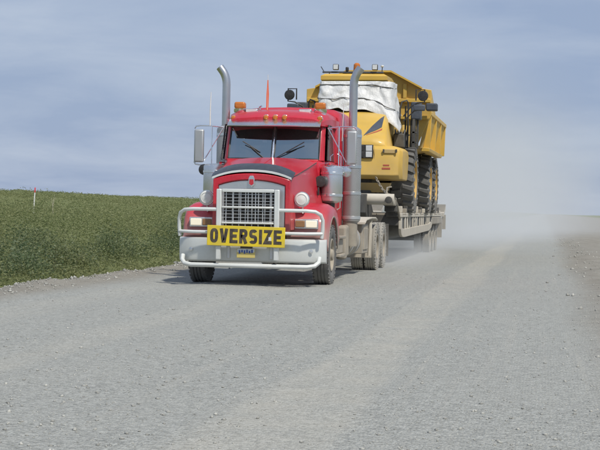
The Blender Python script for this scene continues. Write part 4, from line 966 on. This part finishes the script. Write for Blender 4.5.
# canopy lip over the headboard
MB().loft([[(x, 17.30, z - .02), (x, 17.30, z + .03), (x, 17.62, z + .04), (x, 17.62, z - .01)] for x, z in ((-1.46, 4.66), (-.62, 5.10), (.62, 5.10), (1.46, 4.66))]).build('headboard_lip', 'yellow', bd)
def bside(s_):
    secs = []
    for d in (17.55, 22.9, 24.3):
        up = .0 if d < 23 else .35
        secs.append([(s_ * 1.12, d, 2.96 + up * .6), (s_ * 1.50, d, 3.04 + up * .6), (s_ * 1.70, d, 3.98), (s_ * 1.60, d, 3.98), (s_ * 1.42, d, 3.10 + up * .6), (s_ * 1.06, d, 3.02 + up * .6)])
    w_ = MB().loft(secs).build('body_side', 'yellow_dirty', bd)
    MB().loft([[(s_ * 1.50, d, 3.93), (s_ * 1.73, d, 3.93), (s_ * 1.73, d, 4.05), (s_ * 1.50, d, 4.05)] for d in (17.58, 24.25)]).build('top_rail', 'yellow', w_, bevel=.015)
    MB().loft([[(s_ * 1.46, d, 2.94), (s_ * 1.68, d, 2.94), (s_ * 1.70, d, 3.04), (s_ * 1.46, d, 3.06)] for d in (17.6, 22.9)]).build('lower_rail', 'yellow', w_, bevel=.015)
    for d in (17.75, 19.9, 22.0, 24.0):
        MB().add([(s_ * 1.50, d, 3.04), (s_ * 1.69, d, 3.04), (s_ * 1.72, d, 3.94), (s_ * 1.64, d, 3.94), (s_ * 1.50, d + .16, 3.04), (s_ * 1.69, d + .10, 3.04), (s_ * 1.72, d + .10, 3.94), (s_ * 1.64, d + .16, 3.94)], [(0, 1, 2, 3), (4, 7, 6, 5), (0, 4, 5, 1), (1, 5, 6, 2), (2, 6, 7, 3), (3, 7, 4, 0)]).build('side_rib', 'yellow', w_, bevel=.012)
    # headboard side return with gusset
    MB().prism([(17.58, 3.98), (17.58, 4.62), (17.95, 4.56), (19.4, 4.10), (19.4, 3.98)], 0, *sorted((s_ * 1.64, s_ * 1.71))).build('side_gusset', 'yellow', w_, bevel=.01)
both(bside)
MB().loft([[(-1.12, 17.5, 2.98), (1.12, 17.5, 2.98), (1.12, 17.5, 3.06), (-1.12, 17.5, 3.06)], [(-1.12, 22.9, 2.98), (1.12, 22.9, 2.98), (1.12, 22.9, 3.06), (-1.12, 22.9, 3.06)], [(-1.1, 24.3, 3.15), (1.1, 24.3, 3.15), (1.1, 24.3, 3.25), (-1.1, 24.3, 3.25)]]).build('body_floor', 'yellow_dirty', bd)
# big wheels
def big_wheel(x, d, s_):
    r, w, rim = .865, .60, .50; o = s_ * w / 2
    mb = MB().lathe([(rim + .02, o * .96), (rim - .03, o * .96), (rim - .05, o * .35), (rim * .72, o * .22), (rim * .62, o * .45), (rim * .45, o * .5), (rim * .40, o * .85), (rim * .2, o * .92), (0, o * .92)], 0, (0, 0, 0), 32, cap=False)
    mb.lathe([(rim, -o * .9), (rim, o * .9)], 0, (0, 0, 0), 32, cap=False)
    for k in range(12):
        a_ = k * math.tau / 12; mb.lathe([(.02, o * .3), (.02, o * .52), (0, o * .53)], 0, (0, rim * .64 * math.cos(a_), rim * .64 * math.sin(a_)), 6)
    wl = mb.build('wheel', 'yellow_rim', D, org=(0, 0, 0), angle=40)
    h_ = w / 2; P = [(rim, -h_ * .8), (rim + .05, -h_ * .95), (rim + .2, -h_), (r - .11, -h_ * .95), (r - .065, -h_ * .82), (r - .06, 0), (r - .065, h_ * .82), (r - .11, h_ * .95), (rim + .2, h_), (rim + .05, h_ * .95), (rim, h_ * .8)]
    ty = MB().lathe(P, 0, (0, 0, 0), 44, cap=False)
    nl = 22
    for k in range(nl):
        for e in (-1, 1):
            a0 = (k + (.5 if e > 0 else 0)) * math.tau / nl
            def at_(xx_, rr_, da): return (e * xx_, rr_ * math.sin(a0 + da), rr_ * math.cos(a0 + da))
            tw_ = .085
            base = [at_(.02, r - .07, .10 - tw_ * .8), at_(.02, r - .07, .10 + tw_ * .4), at_(h_ * .97, r - .09, 0 + tw_), at_(h_ * .97, r - .09, 0 - tw_)]
            top_ = [at_(.02, r, .10 - tw_ * .6), at_(.02, r, .10 + tw_ * .25), at_(h_ * .93, r - .012, 0 + tw_ * .75), at_(h_ * .93, r - .012, 0 - tw_ * .75)]
            ty.add(base + top_, [(0, 1, 2, 3), (4, 7, 6, 5), (0, 4, 5, 1), (1, 5, 6, 2), (2, 6, 7, 3), (3, 7, 4, 0)])
            sd_ = [at_(h_ * .97, r - .09, tw_), at_(h_ * .97, r - .09, -tw_), at_(h_ * .99, r - .24, -tw_ * .6), at_(h_ * .99, r - .24, tw_ * .6)]
            so_ = [(v[0] + e * .022, v[1], v[2]) for v in sd_]; so_[0] = at_(h_ * .95, r - .014, tw_ * .75); so_[1] = at_(h_ * .95, r - .014, -tw_ * .75)
            ty.add(sd_ + so_, [(0, 1, 2, 3), (4, 7, 6, 5), (0, 4, 5, 1), (1, 5, 6, 2), (2, 6, 7, 3), (3, 7, 4, 0)])
    ty.build('tyre', 'rubber_big', wl, org=(0, 0, 0), angle=30)
    wl.location = Vector((x, d, DT + .855)) - ORG[D.name]; return wl
bw = big_wheel(1.22, 15.35, 1); o3 = ORG[D.name]
for d in (15.35, 20.9, 23.3):
    for s_ in (1, -1):
        if (d, s_) == (15.35, 1): continue
        copy_part(bw, D, Vector((s_ * 1.22, d, DT + .855)) - o3, math.pi if s_ < 0 else 0)
for d in (20.9, 23.3): MB().lathe([(.16, -1.0), (.16, 1.0)], 0, (0, d, 2.05), 14).build('rear_axle', 'dark', D)

# --- white plastic sheet lashed over the cab's windows
SH = thing('plastic_sheet', 14.6, 'crumpled white plastic sheet lashed over the cab windows of the dump truck', 'tarp')
SH.location.z = 0
cols, rows = 40, 16; vs = []; fs = []
for j in range(rows):
    v = j / (rows - 1)
    for i in range(cols):
        u = i / (cols - 1)
        # path round the cab: left side, front, right side
        if u < .14: t = u / .14; x, d = -.92, 15.35 - .75 * t
        elif u < .74: t = (u - .14) / .60; x, d = -.92 + 1.84 * t, 14.60 - .10 * math.sin(math.pi * t)
        else: t = (u - .74) / .26; x, d = .92 + .04 * t, 14.60 + .95 * t
        bulge = .02 + .10 * v
        zt, zb = 4.60, 3.88 - .10 * u
        if .60 < u < .95: zb -= .48 * math.sin(math.pi * (u - .60) / .35) ** .9       # loose tail hanging at the right corner
        if u > .74: zb += .25 * ((u - .74) / .26) ** 2 * 0
        z = zt + (zb - zt) * v
        lean = max(0, (4.62 - z)) * .40 if z > 3.8 else .33 + (3.8 - z) * .25
        ramp = min(1, max(0, (u - .02) / .12)) * min(1, max(0, (.97 - u) / .25)); ramp = ramp * ramp * (3 - 2 * ramp)
        fx = x * (1 + .02 * v); fd = d - lean * ramp
        if u > .6 and z < 4.1: fx += (4.1 - z) * .20 * min(1, (u - .6) / .12)
        nx_ = mnoise.noise(Vector((u * 9 + v * 2, v * 2, 1))) * .15 + mnoise.noise(Vector((u * 24 - v * 3, v * 5, 5))) * .06
        vs.append((fx + nx_ * .6 + (.05 * v if u > .5 else -.04 * v), fd - abs(nx_) - .02, z + mnoise.noise(Vector((u * 11, 3, v * 2))) * .10 * v))
for j in range(rows - 1):
    for i in range(cols - 1): a_ = j * cols + i; fs.append((a_, a_ + 1, a_ + cols + 1, a_ + cols))
sheet_o = MB().add(vs, fs).build('sheet', 'tarp', SH, fix=False, angle=70)
sm = sheet_o.modifiers.new('solid', 'SOLIDIFY'); sm.thickness = .008; sb = sheet_o.modifiers.new('sub', 'SUBSURF'); sb.levels = 1; sb.render_levels = 1
for v_, off in ((.12, .012), (.62, .02)):
    j = int(round(v_ * (rows - 1))); pts = [(vs[j * cols + i][0], vs[j * cols + i][1] - off - .012, vs[j * cols + i][2] + (.03 * math.sin(i * .5) if v_ > .5 else 0)) for i in range(2, cols - 4)]
    MB().tube(pts, .011, 5).build('lashing_rope', 'dark', SH)

# ================================================================ dust thrown up behind the convoy (real scattering volume)
def dust_box(name, lo, hi, dens_fn, label):
    mb = MB(); mb.bx(lo[0], hi[0], lo[1], hi[1], lo[2], hi[2]); m = N(name + '_air'); dens_fn(m)
    o = mb.build(name, m.m, None, org=(0, 0, 0), smooth=False); props(o, label, 'dust', None, 'stuff'); return o
def vol_out(m, dens, col=(.87, .885, .89, 1), ani=0.0):
    v = m.n('ShaderNodeVolumePrincipled'); v.inputs['Color'].default_value = col; v.inputs['Anisotropy'].default_value = ani
    m.l(dens, v.inputs['Density']); m.l(v.outputs[0], m.out.inputs['Volume'])
def plume(m):
    p = m.P(); s = m.sepp(p)
    nz = m.noise(p, .20, 4, .58, .5)
    yt = m.math('MULTIPLY', m.rng(s[1], 49.3, 54, 0, 1, True), m.rng(s[1], 56, 90, 1.7, .8)); ye = m.rng(s[1], 150, 95, 0, 1, True)
    # centre line drifts towards the camera's right, top rises with distance
    cx = m.rng(s[1], 50, 110, -4.8, -1.6); hw = m.rng(s[1], 50, 110, 3.2, 7.8); top = m.rng(s[1], 50, 80, 3.8, 8.3)
    ax = m.math('DIVIDE', m.math('ABSOLUTE', m.math('SUBTRACT', s[0], cx)), hw); az = m.math('DIVIDE', s[2], top)
    rr = m.math('SQRT', m.math('ADD', m.math('MULTIPLY', ax, ax), m.math('MULTIPLY', az, az)))
    rr = m.math('ADD', rr, m.math('MULTIPLY', m.math('SUBTRACT', nz, .5), 1.7))
    f = m.rng(rr, -.1, 1.25, 1, 0, True)
    vol_out(m, m.math('MULTIPLY', m.math('MULTIPLY', f, m.math('MULTIPLY', yt, ye)), .058))
dust_box('dust_plume', (-13, 49, -.3), (8.5, 150, 11), plume, 'pale dust plume hanging over the road behind the trailer')
def low(m):
    p = m.P(); s = m.sepp(p); nz = m.noise(p, .9, 3, .6, .4)
    fx_ = m.rng(m.math('ABSOLUTE', m.math('SUBTRACT', s[0], -4.7)), .9, 2.6, 1, 0, True); fy = m.math('MULTIPLY', m.rng(s[1], 33.8, 37, 0, 1, True), m.rng(s[1], 49, 46, 0, 1, True))
    fz = m.rng(m.math('SUBTRACT', s[2], m.math('MULTIPLY', m.math('SUBTRACT', nz, .5), .9)), .0, .75, 1, 0, True)
    vol_out(m, m.math('MULTIPLY', m.math('MULTIPLY', fx_, fy), m.math('MULTIPLY', fz, .20)))
dust_box('wheel_dust', (-7.6, 33.6, -.3), (-1.9, 48.9, 1.5), low, 'thin low dust swirling round the truck and trailer wheels')
